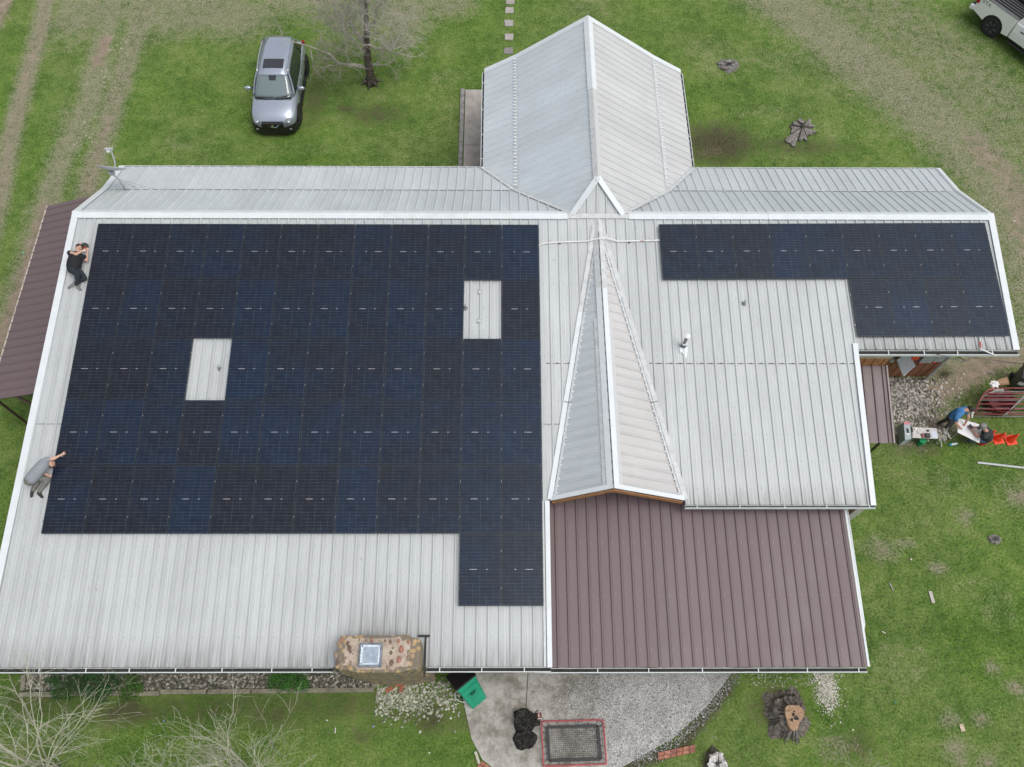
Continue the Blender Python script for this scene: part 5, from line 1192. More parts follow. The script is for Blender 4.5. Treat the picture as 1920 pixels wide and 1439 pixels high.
# aluminium rail on the lawn
r0_, r1_ = G(1833, 868, .03), G(1960, 882.5, .03); d = (r1_-r0_).normalized()
b = MB(); R_ = Matrix((d, Z.cross(d), Z)).transposed(); b.box(r0_.lerp(r1_, .5), ((r1_-r0_).length, .05, .012), R=R_)
for s_ in (-1, 1): b.box(r0_.lerp(r1_, .5)+Z.cross(d)*(.027*s_)+Z*.012, ((r1_-r0_).length, .006, .035), R=R_)
tag(b.build('mounting_rail', M_steelL), 'long silver aluminium rail lying on the right lawn', 'rail')
# cable from the gutter over the dirt
pts = [V((25.6, -4.3, 3.95)), V((26.6, -4.45, 3.75)), G(1790, 666, 2.6), G(1840, 673, 1.0), G(1875, 677, .1), G(1935, 684, .02)]
tag(MB().tube(pts, .012, 6).build('cable', mat('cable_grey', (.12, .12, .12), .6), smooth=True), 'dark cable drooping from right gutter down to the dirt', 'cable')
# electrical boxes on the east wall
yw = -3.08
def GY(px, py, y): d = ray(px, py); return CAM+d*((y-CAM.y)/d.y)
eb = thing('electrical_panel', 'grey electrical panel with door hanging open on the wood wall', 'electrical box', (25.9, yw, 1.6))
ec = GY(1712, 668, yw-.1); MB().box((ec.x, yw-.07, ec.z+.1), (.5, .12, 1.0)).build('case', mat('box_dark', (.05, .03, .03), .6), eb)
for k in range(7): MB().tube([(ec.x-.1+.04*k, yw-.15, ec.z-.25), (ec.x-.08+.04*k, yw-.2, ec.z), (ec.x-.02+.03*k, yw-.15, ec.z+.25)], .02, 5).build('wire', mat('wire_orange' if k % 3 else 'wire_red', (.8, .16, .05) if k % 3 else (.5, .03, .03), .5), eb)
dr_ = MB(); hx = G(1712, 672, 2.3); 
D = [GY(1705, 661, yw-.15), GY(1717, 687, yw-.2), GY(1694, 706, yw-.75), GY(1682, 675, yw-.7)]
c_ = (D[0]+D[1]+D[2]+D[3])/4; nn = (D[1]-D[0]).cross(D[3]-D[0]).normalized(); nn = nn if nn.dot(CAM-c_) > 0 else -nn
dr_.add([p for p in D]+[p-nn*.03 for p in D], [(0, 1, 2, 3), (7, 6, 5, 4), (0, 4, 5, 1), (1, 5, 6, 2), (2, 6, 7, 3), (3, 7, 4, 0)]); dr_.build('door', mat('box_grey', (.36, .38, .41), .45, var=.08), eb)
MB().tube([D[1].lerp(D[0], .1)+nn*.004, D[1].lerp(D[2], .95)+nn*.004], .008, 4).build('door_lip', M_wht, eb)
for pa_, pb2, lab in (((1722, 681), (1746, 680), 'grey closed meter box, left of two on the wood wall'), ((1748, 679), (1766, 679), 'grey closed meter box, right of two near the downspout')):
    qa, qb = GY(*pa_, yw-.16), GY(*pb2, yw-.16); x0, x1, zb_ = qa.x, qb.x, qa.z
    e2 = thing('meter_box', lab, 'electrical box', ((x0+x1)/2, yw, 1.5), group='meter boxes on the east wall')
    MB().box(((x0+x1)/2, yw-.09, zb_+.5), (x1-x0, .16, 1.0)).build('case', mat('box_green_grey', (.34, .37, .36), .45, var=.1), e2, bevel=.008); MB().box((x0+.07, yw-.12, zb_-.02), (.1, .15, .06)).build('seal', mat('seal_red', (.55, .04, .05), .5), e2)
fl = thing('flood_light', 'white round security light on the wood wall under gutter', 'light', (25.4, yw, 2.6))
MB().box(GY(1673, 668, yw-.04), (.12, .05, .16)).build('wall_plate', M_tan, fl); MB().lathe([(.05, .1), (.085, .04), (.09, -.08), (.07, -.09)], 16, c=GY(1673, 674, yw-.18)).build('lamp_head', M_wht, fl, smooth=True)
# gate stack
def gate(base, top, n, rowmats, label, z0=.03, z1=1.0, L=5.5):
    A, B = V(base), V(top); r = thing('gate_panel', label, 'gate', A, group='tube gates leaning behind the workers')
    for k in range(n):
        q = k/(n-1); p = A.lerp(B, q)
        ins_ = .0 if k < n-2 else (.10 if k == n-2 else .30)
        p0 = p+X*ins_; MB().tube([p0, p0+X*(L-ins_)], .022, 8).build('tube', rowmats[k % len(rowmats)], r, smooth=True)
    up_ = (B-A); pts_ = [A, A+up_*.3, A+up_*.6, A+up_*.8+X*.04, A+up_*.93+X*.13, B+X*.32]
    MB().tube(pts_, .025, 8).build('end_post', rowmats[0], r, smooth=True)
    nn = up_.cross(X).normalized(); nn = nn if nn.z > 0 else -nn
    MB().band(A+X*1.05-nn*-.025, B+X*1.55+nn*.025, .045, nn, .01).build('brace', M_grey, r)
    return r
M_redg = mat('gate_red', (.36, .10, .10), .5, var=.35, scale=6)
M_tubg = mat('gate_tube', (.42, .40, .39), .4, .2, var=.25, scale=6)
gate(G(1826, 777, .35), G(1847, 728, 1.15), 6, [M_redg], 'faded red tube gate, rear one of the leaning pair')
gate(G(1820, 781, .04), G(1846, 735, .95), 7, [M_tubg, mat('gate_tube_pink', (.40, .27, .26), .45, var=.3)], 'grey and rusty tube gate, front one of the leaning pair')
b = thing('red_tub', 'dark red tub partly hidden behind the tube gates', 'tub', G(1858, 757, 0)); MB().lathe([(.36, 0), (.46, .55), (.48, .56), (.44, .54), (.35, .05)], 24, c=G(1862, 762, 0)).build('shell', mat('tub_red', (.20, .035, .04), .5), b, smooth=True)
def lump(name, px, py, z_, r_, sc, mt, lab, cat, jit=.5, n_=3):
    q = G(px, py, z_); o = MB()
    for k in range(n_): o.blob(q+V((random.uniform(-r_, r_)*.6, random.uniform(-r_, r_)*.6, random.uniform(0, .05))), r_*random.uniform(.6, 1), 3, jit, sc=sc)
    return tag(o.build(name, mt), lab, cat)
for nm, px, py, z_, r_, sc, mt, lab, cat in (('crumpled_bag', 1864, 721, .9, .12, (1.1, .9, .6), M_wht, 'crumpled white plastic bag on top of the gates', 'bag'), ('crumpled_bag', 1872, 734, .9, .12, (1.3, .6, .5), mat('bag_grey', (.52, .52, .47), .6), 'second greyish crumpled bag hanging below the white one', 'bag')):
    o = MB(); o.blob(G(px, py, z_), r_, 3, .8, sc=sc); tag(o.build(nm, mt), lab, cat)
bk = G(1881, 716, .8); q = thing('bucket', 'tan bucket with dark open mouth behind the gates', 'bucket', (bk.x, bk.y, .45)); Mb_ = Matrix.Translation(bk) @ Matrix.Rotation(radians(55), 4, 'Y')
MB().lathe([(.11, -.14), (.14, .16), (.145, .16), (.13, .14)], 20, M=Mb_).build('shell', mat('bucket_tan', (.60, .38, .24), .6), q); MB().lathe([(.128, .15), (.02, .152)], 20, M=Mb_).build('mouth', M_dark, q)
q = G(1821, 775, .5); tag(MB().blob(q, .1, 3, .5, sc=(.8, 1.2, .8)).build('work_gloves', mat('glove_pale', (.55, .56, .50), .8)), 'pale work gloves hung on the gate corner by the blue shirt worker', 'gloves')
# traffic cones
def cone(p, label, lean=None, rz_=.15):
    r = thing('traffic_cone', label, 'cone', p, rz_, 'orange traffic cones on the lawn'); mo = mat('cone_orange', (.85, .07, .025), .45, var=.1)
    b = MB(); b.box((0, 0, .02), (.36, .36, .035)); b.build('base', mo, r, local=True, bevel=.02)
    b = MB(); b.lathe([(.135, .035), (.125, .06), (.03, .50), (.025, .51), (.01, .50)], 24); b.build('body', mo, r, local=True, smooth=True); return r
cone(G(1894, 826, 0), 'orange traffic cone farthest right of the three'); cone(G(1870, 824, 0), 'middle orange traffic cone with a dark hole mark')
cone(G(1851, 819, 0), 'orange traffic cone mostly hidden behind the black shirt worker')
# folding work table with tools
tw = .5
def quad_table(P, label, leg_m, top_m, th=.03, name='folding_table'):
    c_ = (P[0]+P[2])/2; r = thing(name, label, 'table', (c_.x, c_.y, 0)); b = MB(); b.add([p for p in P]+[p-Z*th for p in P], [(3, 2, 1, 0), (4, 5, 6, 7), (0, 1, 5, 4), (1, 2, 6, 5), (2, 3, 7, 6), (3, 0, 4, 7)]); b.build('tabletop', top_m, r, bevel=.006)
    for k in range(4):
        p = P[k].lerp(c_+Z*0+Z*(P[k].z-c_.z), .12); MB().tube([V((p.x, p.y, P[k].z-th)), V((p.x, p.y, 0))], .014, 6).build('leg', leg_m, r)
    return r
tP = [G(1711, 801, tw), G(1757, 803, tw), G(1758, 823, tw), G(1711, 821, tw)]
quad_table(tP, 'white folding work table covered in tools and papers', M_grey, mat('table_white', (.60, .58, .55), .5, var=.12))
q = [G(1694, 791, .5), G(1707, 792, .5), G(1709, 823, .5), G(1697, 825, .5)]; c_ = (q[0]+q[2])/2
r = thing('equipment_box', 'tall light grey equipment box at left end of the work table', 'box', (c_.x, c_.y, 0)); b = MB(); b.add([p for p in q]+[V((p.x, p.y, 0)) for p in q], [(3, 2, 1, 0), (4, 5, 6, 7), (0, 1, 5, 4), (1, 2, 6, 5), (2, 3, 7, 6), (3, 0, 4, 7)]); b.build('case', mat('equip_grey', (.40, .46, .48), .5, var=.08), r, bevel=.01)
p_ = G(1700.5, 794, .507); MB().box(p_, (.2, .09, .01)).build('red_label', mat('label_pink', (.65, .22, .26), .5), r); MB().box(G(1702, 808, .507), (.055, .16, .02)).build('handle', M_black, r); MB().box(G(1702, 814, .507), (.1, .05, .01)).build('sticker', M_wht, r)
MB().box(G(1710, 806, .507), (.05, .16, .02)).build('latch', M_black, r)
def on_table(name, px, py, d_2, mt, lab, cat, z_=tw, rz_=0.): q = G(px, py, z_+d_2[2]/2); return tag(MB().box(q, d_2, R=Matrix.Rotation(rz_, 3, 'Z')).build(name, mt, bevel=min(d_2)*.15), lab, cat)
on_table('tool_box', 1739, 817, (.16, .15, .09), mat('tool_dark', (.05, .05, .05), .5), 'dark tool box open on the work table', 'tool box'); on_table('tool_tray', 1731, 817, (.12, .14, .05), mat('tray_red', (.25, .10, .11), .6), 'reddish brown tray beside the dark tool box', 'tray', rz_=.2)
on_table('paper_stack', 1752, 815, (.2, .24, .01), mat('paper_blue', (.62, .67, .75), .6), 'bluish white paper stack at right end of work table', 'paper'); on_table('roll', 1740, 808, (.06, .06, .05), M_black, 'small black roll on the middle of the table', 'tape roll')
on_table('small_box', 1716, 805, (.05, .05, .04), M_wht, 'tiny white box near the grey equipment box', 'box'); on_table('cutter', 1721, 811, (.02, .12, .02), M_grey, 'thin grey cutter lying on the work table', 'tool', rz_=.5)
q = G(1731, 826, .3); tag(MB().lathe([(.09, -.3), (.11, 0), (.10, .0)], 16, c=q).build('green_bucket', mat('green_cup', (.0, .28, .10), .5)), 'small green bucket under the front of work table', 'bucket')
tl = thing('tool_bag', 'black and cream bag of tools and straps at table right end', 'tool bag', G(1768, 815, .4)); c_ = G(1767, 814, .42)
MB().blob(c_, .2, 3, .5, sc=(1, 1, .6)).build('bag', mat('bag_mottled', (.36, .34, .28), .8, var=.9, scale=16), tl)
for k in range(16):
    a_ = random.uniform(0, 6.28); p0 = c_+V((random.uniform(-.15, .18), random.uniform(-.18, .18), .12)); p1 = p0+V((cos(a_)*.14, sin(a_)*.14, random.uniform(-.03, .06))); MB().tube([p0, p0.lerp(p1, .5)+Z*.03, p1], .016, 5).build('strap' if k % 2 else 'tool', [M_black, mat('strap_cream', (.6, .58, .45), .7), M_grey][k % 3], tl)
MB().tube([G(1764, 824, .35), G(1765.5, 838, .03)], .02, 6).build('bag_leg', mat('strap_cream', (.6, .58, .45), .7), tl)
b_ = G(1787.5, 833, .04); bt = thing('bottle', 'clear bottle with teal cap lying on the grass', 'bottle', b_, radians(10)); Rb = Matrix.Rotation(pi/2, 4, 'Y')
MB().lathe([(.035, -.09), (.042, -.07), (.042, .10), (.018, .16)], 14, M=Rb).build('body', mat('bottle_pale', (.62, .70, .72), .2), bt, local=True, smooth=True); MB().lathe([(.043, -.15), (.043, -.08)], 14, M=Rb).build('cap', mat('teal', (.02, .30, .38), .4), bt, local=True)
b_ = G(1679, 806, .02); tag(MB().box(b_, (.16, .38, .03), R=Matrix.Rotation(-.1, 3, 'Z')).build('wood_scrap', mat('scrap_green', (.36, .37, .27), .8, var=.3)), 'pale board between the porch roof and the grey box', 'wood scrap')
bw = .68
bP = [G(1797, 784, bw), G(1846, 799, bw), G(1836, 831, bw), G(1795.5, 811, bw)]
quad_table(bP, 'plain white table between the two seated workers', M_grey, mat('board_white', (.80, .80, .80), .45, var=.03), .025, 'small_table')
on_table('paper_sheet', 1806, 806, (.14, .10, .004), mat('paper_pale', (.70, .76, .78), .6), 'small pale sheet on the white table', 'paper', z_=bw+.002, rz_=-.4)
rb_ = G(1838, 834, .0); q = thing('red_bucket', 'red bucket the black shirt worker sits on', 'bucket', (rb_.x+.1, rb_.y+.12, 0)); MB().lathe([(.15, 0), (.18, .38), (.19, .39), (.001, .40)], 22, c=(rb_.x+.05, rb_.y+.1, 0)).build('shell', mat('bucket_red', (.55, .02, .025), .4), q, smooth=False); MB().lathe([(.18, .37), (.195, .37), (.195, .40), (.18, .40)], 22, c=(rb_.x+.05, rb_.y+.1, 0)).build('rim', mat('bucket_orange', (.8, .12, .05), .4), q)
# grey air unit beside the east roof edge
ac = thing('wall_unit', 'pale upright unit against the wall beside the east roof edge', 'unit', (23.35, -8.0, 0)); MB().box((23.30, -7.95, 1.2), (.28, 1.15, 2.4)).build('case', mat('unit_pale', (.55, .56, .52), .6, var=.15), ac, bevel=.03); MB().tube([(23.47, -7.4, 2.3), (23.47, -7.9, 2.45), (23.47, -8.4, 2.3)], .02, 6).build('handle', M_wht, ac)

# ------------------------------------------------------------------ people
M_skin = mat('skin', (.52, .29, .20), .6, var=.06, scale=20)
M_skin2 = mat('skin_fair', (.60, .37, .28), .6, var=.06, scale=20)
def skin(name, J, edges, root, m_, parent, sub=2, vox=None):
    """J: name -> (point, radius); limbs swept joint to joint and fused into one continuous smooth surface"""
    b = MB(); vs, fs = ICO[2]
    def rad(v): return sum(v)/2 if isinstance(v, tuple) else v
    for n_, (p, r_) in J.items(): b.add([V(p)+q*rad(r_) for q in vs], fs)
    for a_, c_ in edges:
        p, q = V(J[a_][0]), V(J[c_][0])
        if (q-p).length > 1e-4: b.tube([p, q], [rad(J[a_][1]), rad(J[c_][1])], 14)
    o = b.build(name, m_, parent, smooth=True)
    md = o.modifiers.new('fuse', 'REMESH'); md.mode = 'VOXEL'; md.voxel_size = vox or .014; md.use_smooth_shade = True
    q = o.modifiers.new('smooth', 'SMOOTH'); q.factor = .6; q.iterations = 3 if (vox and vox < .01) else 6
    return o
def person(label, j, k, shirt, trouser, shoe, skinm, hair=None, cap=None, sleeve=.45, shoe_sole=None, face=V((0, 0, 1))):
    """j: joint positions; k: bulk of the torso"""
    r = thing('person', label, 'person', (j['pelvis'].x, j['pelvis'].y, min(j['footL'].z, j['footR'].z)-.04))
    J = {}; E = []
    def jt(n_, p, rd): J[n_] = (V(p), rd)
    sp = j['pelvis'].lerp(j['chest'], .5)
    jt('pelvis', j['pelvis'], .11*k); jt('belly', sp, .11*k); jt('chest', j['chest'], .105*k); jt('neck', j['neck'], .055)
    hd_ = j['head']; nk = (hd_-j['neck']).normalized()
    jt('jaw', hd_-nk*.06, .075); jt('skull', hd_+nk*.03, .098); jt('crown', hd_+nk*.10, .07)
    E += [('pelvis', 'belly'), ('belly', 'chest'), ('chest', 'neck'), ('neck', 'jaw'), ('jaw', 'skull'), ('skull', 'crown')]
    for s_ in 'LR':
        sh, el_, wr = j['sh'+s_], j['el'+s_], j['ha'+s_]
        d_3 = (wr-el_).normalized(); wrist = wr
        jt('sh'+s_, sh, .062); jt('el'+s_, el_, .045); jt('wr'+s_, wrist, .030)
        side = d_3.cross(Z if abs(d_3.z) < .9 else X).normalized(); nr = side.cross(d_3).normalized()
        palm = wrist+d_3*.055; jt('pa'+s_, palm, (.036, .02))
        E += [('chest', 'sh'+s_), ('sh'+s_, 'el'+s_), ('el'+s_, 'wr'+s_), ('wr'+s_, 'pa'+s_)]
        for f_, (o_, L_) in enumerate(((-.032, .062), (-.011, .075), (.011, .07), (.031, .055))):
            a_ = palm+side*o_+d_3*.035; b_ = a_+d_3*L_*.5+side*o_*.25; c_ = b_+d_3*L_*.45-nr*.018+side*o_*.1
            jt(f'k{f_}{s_}', a_, .010); jt(f'm{f_}{s_}', b_, .009); jt(f't{f_}{s_}', c_, .008)
            E += [('pa'+s_, f'k{f_}{s_}'), (f'k{f_}{s_}', f'm{f_}{s_}'), (f'm{f_}{s_}', f't{f_}{s_}')]
        ts = 1 if s_ == 'L' else -1
        t0 = wrist+d_3*.03+side*.035*ts; t1 = t0+d_3*.035+side*.028*ts; jt('th0'+s_, t0, .012); jt('th1'+s_, t1, .010); E += [('wr'+s_, 'th0'+s_), ('th0'+s_, 'th1'+s_)]
        jt('hip'+s_, j['hip'+s_], .08); jt('kn'+s_, j['kn'+s_], .058); jt('an'+s_, j['an'+s_], .04); jt('ft'+s_, j['foot'+s_], .035)
        E += [('pelvis', 'hip'+s_), ('hip'+s_, 'kn'+s_), ('kn'+s_, 'an'+s_), ('an'+s_, 'ft'+s_)]
    skin('body', J, E, 'pelvis', skinm, r, vox=.0065)
    # shirt
    S = {'pelvis': (j['pelvis'].lerp(j['chest'], .12), .145*k), 'belly': (sp, .15*k), 'chest': (j['chest'], .138*k), 'col': (j['chest'].lerp(j['neck'], .55), .08)}; SE = [('pelvis', 'belly'), ('belly', 'chest'), ('chest', 'col')]
    for s_ in 'LR':
        S['sh'+s_] = (j['sh'+s_], .08); S['sl'+s_] = (j['sh'+s_].lerp(j['el'+s_], sleeve), .062); SE += [('chest', 'sh'+s_), ('sh'+s_, 'sl'+s_)]
    skin('shirt', S, SE, 'pelvis', shirt, r)
    T = {'pelvis': (j['pelvis'], .140*k*.95)}; TE = []
    for s_ in 'LR':
        T['hip'+s_] = (j['hip'+s_], .105); T['md'+s_] = (j['hip'+s_].lerp(j['kn'+s_], .5), .095); T['kn'+s_] = (j['kn'+s_], .074); T['an'+s_] = (j['kn'+s_].lerp(j['an'+s_], .9), .062)
        TE += [('pelvis', 'hip'+s_), ('hip'+s_, 'md'+s_), ('md'+s_, 'kn'+s_), ('kn'+s_, 'an'+s_)]
    skin('trousers', T, TE, 'pelvis', trouser, r)
    for s_ in 'LR':
        a_, f_ = j['an'+s_], j['foot'+s_]; d_3 = (f_-a_).normalized()
        o = skin('shoe', {'h': (a_+d_3*.0, .048), 'm': (a_.lerp(f_, .5), .047), 't': (f_+d_3*.05, .04)}, [('h', 'm'), ('m', 't')], 'm', shoe, r)
        if shoe_sole: skin('sole', {'h': (a_+d_3*.0-Z*.035, .035), 'm': (a_.lerp(f_, .5)-Z*.035, .04), 't': (f_+d_3*.055-Z*.03, .033)}, [('h', 'm'), ('m', 't')], 'm', shoe_sole, r)
    f3 = V(face).normalized(); f3 = (f3-nk*f3.dot(nk)).normalized(); sd_ = f3.cross(nk)
    for e_ in (-1, 1):
        MB().blob(hd_+f3*.088+sd_*(.034*e_)+nk*.02, .013, 1, 0).build('eye', M_black, r); MB().blob(hd_+sd_*(.097*e_), .024, 1, 0, sc=(.6, 1, 1)).build('ear', skinm, r)
    MB().blob(hd_+f3*.105-nk*.01, .017, 1, 0).build('nose', skinm, r); MB().box(hd_+f3*.092-nk*.045, (.035, .012, .012)).build('mouth', mat('lips', (.35, .12, .10), .6), r)
    if hair:
        o = MB(); o.blob(hd_+nk*.045-f3*.022, .112, 3, .12); o.build('hair', hair, r, smooth=True)
    if cap:
        o = MB(); o.blob(hd_+nk*.055-f3*.01, .118, 3, .03, sc=(1, 1, .85)); o.build('cap', cap, r, smooth=True)
        o = MB(); p_ = hd_+nk*.05+f3*.13
        o.add([p_+sd_*.08-f3*.04, p_+sd_*.07+f3*.05-nk*.02, p_-sd_*.07+f3*.05-nk*.02, p_-sd_*.08-f3*.04], [(0, 1, 2, 3)]); o = o.build('cap_brim', cap, r); q = o.modifiers.new('s', 'SOLIDIFY'); q.thickness = .01
    return r
M_bkc = mat('cloth_black', (.012, .013, .017), .85, var=.25, scale=25); M_jn = mat('cloth_dark_jeans', (.018, .024, .034), .85, var=.4, scale=25)
M_gsh = mat('cloth_grey', (.27, .29, .32), .85, var=.1, scale=12); M_khk = mat('cloth_khaki_grey', (.17, .165, .15), .85, var=.25, scale=14)
M_blue = mat('cloth_blue', (.055, .19, .42), .85, var=.2, scale=12); M_slv = mat('cloth_dark_khaki', (.08, .08, .07), .85, var=.2)
M_hair = mat('hair_dark', (.016, .012, .010), .7); M_jeansb = mat('cloth_jeans', (.05, .085, .14), .85, var=.3)
A = RP
p1 = person('heavyset person in black shirt and dark trousers lying curled by the panels', dict(
    pelvis=A(137.5, 503, .24), chest=A(142, 483, .27), neck=A(145, 471.5, .30), head=A(148, 465.5, .30),
    shL=A(130.5, 474.5, .36), elL=A(143, 477, .46), haL=A(153, 471.5, .40), shR=A(157, 482, .24), elR=A(162.5, 489.5, .12), haR=A(163.5, 474, .22),
    hipL=A(132.5, 505, .26), knL=A(146, 514.5, .34), anL=A(144.5, 535.5, .12), footL=A(149, 541.5, .06), hipR=A(146, 507, .18), knR=A(159, 522, .12), anR=A(141, 531, .09), footR=A(131.5, 538, .07)),
    1.45, M_bkc, M_jn, mat('shoe_grey', (.18, .18, .18), .7), M_skin2, hair=M_hair, sleeve=.22, shoe_sole=mat('sole_white', (.6, .6, .58), .7), face=V((.5, .2, .6)))
q = A(158.5, 462.5, .16); f = thing('hard_cap', 'dark grey cap with red lining held in the hands of the lying person', 'cap', q)
o = MB(); o.blob(q, .12, 3, .08, sc=(1, 1, .8)); o.build('crown', mat('cap_charcoal', (.045, .05, .05), .8), f, smooth=True); MB().blob(q+V((.03, -.08, .05)), .05, 2, .3, sc=(1, .5, .6)).build('lining', mat('lining_red', (.5, .05, .02), .6), f); 
q = A(158.8, 470.5, .5); tag(MB().lathe([(.02, 0), (.025, .008), (.02, .016)], 14, c=q).build('wrist_watch', M_wht), 'small white watch on wrist of the lying person', 'watch')
p2 = person('person in grey shirt and khaki trousers kneeling beside the array, hand on a panel', dict(
    pelvis=A(56, 901, .36), chest=A(81, 872, .46), neck=A(91, 866.5, .46), head=A(95.5, 869.5, .36),
    shL=A(87, 862, .56), elL=A(101.5, 860, .52), haL=A(112, 854.5, .50), shR=A(81.5, 882, .36), elR=A(82, 888, .18), haR=A(92.5, 893, .10),
    hipL=A(60, 895, .30), knL=A(90, 899, .14), anL=A(72, 924.5, .07), footL=A(77, 930, .05), hipR=A(53, 903, .26), knR=A(70, 906, .12), anR=A(60.5, 920.5, .07), footR=A(59.5, 928, .05)),
    1.2, M_gsh, M_khk, mat('shoe_black', (.02, .02, .02), .7), M_skin2, hair=M_hair, sleeve=.42, shoe_sole=mat('sole_white', (.6, .6, .58), .7), face=V((.8, -.3, -.2)))
q = A(113, 864, .15); 
p0 = G(1787, 782, .92); 
p3 = person('person in blue shirt bending over the white table, dark hair', dict(
    pelvis=p0, chest=G(1799, 773, 1.18), neck=G(1809, 769, 1.26), head=G(1816, 769, 1.25),
    shL=G(1811, 766, 1.20), elL=G(1816, 783, .98), haL=G(1809, 796, bw+.05), shR=G(1793, 783, 1.16), elR=G(1792, 793, .95), haR=G(1801.5, 803, bw+.05),
    hipL=p0+V((.02, .1, -.05)), knL=p0+V((.06, .12, -.48)), anL=p0+V((-.05, .14, -.84)), footL=p0+V((.08, .10, -.88)), hipR=p0+V((-.02, -.1, -.05)), knR=p0+V((.05, -.14, -.48)), anR=p0+V((-.06, -.16, -.84)), footR=p0+V((.08, -.20, -.88))),
    1.15, M_blue, M_slv, mat('shoe_tan', (.16, .14, .11), .8), M_skin, hair=M_hair, sleeve=.55, face=V((.6, -.3, -.6)))
p0 = G(1851, 822, .48)
p4 = person('person in black shirt and grey cap sitting on the red bucket with a phone', dict(
    pelvis=p0, chest=G(1851, 812, .86), neck=G(1847, 806, 1.02), head=G(1844, 801.5, 1.10),
    shL=G(1845, 800, .98), elL=G(1837, 802, .82), haL=G(1824.5, 801.5, bw+.06), shR=G(1846, 820, .92), elR=G(1832, 817, .76), haR=G(1822.5, 806, bw+.05),
    hipL=p0+V((-.1, .10, 0)), knL=G(1832, 808, .48), anL=G(1829, 812, .08), footL=G(1822, 811, .05), hipR=p0+V((-.1, -.08, 0)), knR=G(1820, 824, .50), anR=G(1817, 828, .09), footR=G(1808, 825, .06)),
    1.25, mat('cloth_charcoal', (.03, .034, .036), .85, var=.2, scale=20), M_jeansb, mat('boot_grey', (.14, .14, .12), .8), M_skin, cap=mat('cap_grey', (.22, .22, .22), .8, var=.6, scale=18), sleeve=.45, face=V((-.8, .1, -.2)))
q = G(1820.5, 800, bw+.09); tag(MB().box(q, (.10, .15, .012), R=Matrix.Rotation(.5, 3, 'Z')).build('phone', M_black, bevel=.004), 'black phone held by the worker in the grey cap', 'phone')

# ------------------------------------------------------------------ trees and shrubs
def grow(b, p, d, L, r, depth, rr, up=.08, fork=(2, 3), wob=.22, minr=.003, spread=.65, shrink=.72, sides=(7, 5, 4, 3, 3, 3, 3)):
    p, d = V(p), V(d).normalized(); n = 5 if depth < 4 else 4; pts = [p.copy()]; rs = [r]; mids = []
    for i_ in range(n):
        d = (d+V((rr.gauss(0, wob), rr.gauss(0, wob), rr.gauss(0, wob)+up))).normalized(); p = p+d*(L/n); pts.append(p.copy()); rs.append(max(minr, r*(1-.42*(i_+1)/n))); mids.append((p.copy(), d.copy(), rs[-1]))
    b.tube(pts, rs, sides[min(depth, len(sides)-1)], cap=False)
    return mids
def tree_rec(b, p, d, L, r, depth, maxd, rr, **k):
    mids = grow(b, p, d, L, r, depth, rr, **{a_: v_ for a_, v_ in k.items() if a_ in ('up', 'wob', 'minr')})
    if depth >= maxd: return
    side_n = k.get('side', 3)
    for i_ in range(side_n):
        q, dd, rq = mids[rr.randrange(1 if depth else 2, len(mids))]
        ax = dd.cross(V((rr.gauss(0, 1), rr.gauss(0, 1), rr.gauss(0, 1)))).normalized(); a_ = rr.uniform(.5, 1.15); nd = (dd*cos(a_)+ax*sin(a_))
        tree_rec(b, q, nd, L*rr.uniform(.5, .8), rq*rr.uniform(.5, .75), depth+1, maxd, rr, **k)
    q, dd, rq = mids[-1]; tree_rec(b, q, dd, L*.72, rq*.9, depth+1, maxd, rr, **k)
M_twig = mat('twig_grey', (.38, .355, .30), .85, var=.35, scale=3)
M_twigp = mat('twig_pale', (.43, .43, .33), .85, var=.3, scale=2)
base = G(696, 156, 0); tr_ = thing('bare_tree', 'tall leafless tree with dark rugged trunk beside the silver SUV', 'tree', base)
rr = random.Random(5)
tk = [base+V((0, 0, -.05)), base+V((.02, .02, .35)), base+V((.02, .05, 1.1)), base+V((.10, .08, 2.0)), base+V((.24, .12, 3.0)), base+V((.34, .2, 3.9))]
b = MB(); b.tube(tk, [.27, .18, .155, .14, .10, .05], 12)
for k in range(6): a_ = k*1.05+.3; b.tube([base+V((cos(a_)*.12, sin(a_)*.12, .22)), base+V((cos(a_)*.30, sin(a_)*.26, .06)), base+V((cos(a_)*.46, sin(a_)*.4, -.03))], [.08, .06, .02], 6)
b.build('trunk', bark_mat('bark_tree', (.055, .045, .035), (.13, .11, .09), (.26, .23, .20)), tr_, smooth=True)
b = MB()
for q_, e_, r_ in ((tk[3], V((-.75, .2, 1.7)), .085), (tk[3]+V((0, 0, .5)), V((.9, .3, 1.5)), .075), (tk[4], V((-.3, .5, 1.6)), .07), (tk[2]+V((0, 0, .4)), V((-1.1, .6, 1.6)), .06)):
    m1 = q_+e_*.35+V((e_.x*.15, 0, -.12)); b.tube([q_, m1, q_+e_*.7, q_+e_], [r_, r_*.8, r_*.6, r_*.4], 7)
    for k in range(4): tree_rec(b, q_+e_*rr.uniform(.45, 1), V((rr.gauss(e_.x*.4, .6), rr.gauss(.1, .6), rr.uniform(.1, .9))), rr.uniform(.8, 1.3), r_*.35, 2, 4, rr, side=3, up=.03, wob=.25, minr=.0045)
limbL = [tk[2]+V((0, 0, -.35)), tk[2]+V((-.5, -.1, -.1)), tk[2]+V((-1.15, -.15, .0)), tk[2]+V((-1.45, -.1, .45)), tk[2]+V((-2.2, 0, .75)), tk[2]+V((-2.9, .1, .9))]
b.tube(limbL, [.085, .068, .055, .045, .03, .02], 7)
limbR = [tk[3], tk[3]+V((.45, -.35, .05)), tk[3]+V((.95, -.4, .05)), tk[3]+V((1.5, .1, .5)), tk[3]+V((1.9, .7, 1.0))]
b.tube(limbR, [.055, .045, .035, .025, .014], 6)
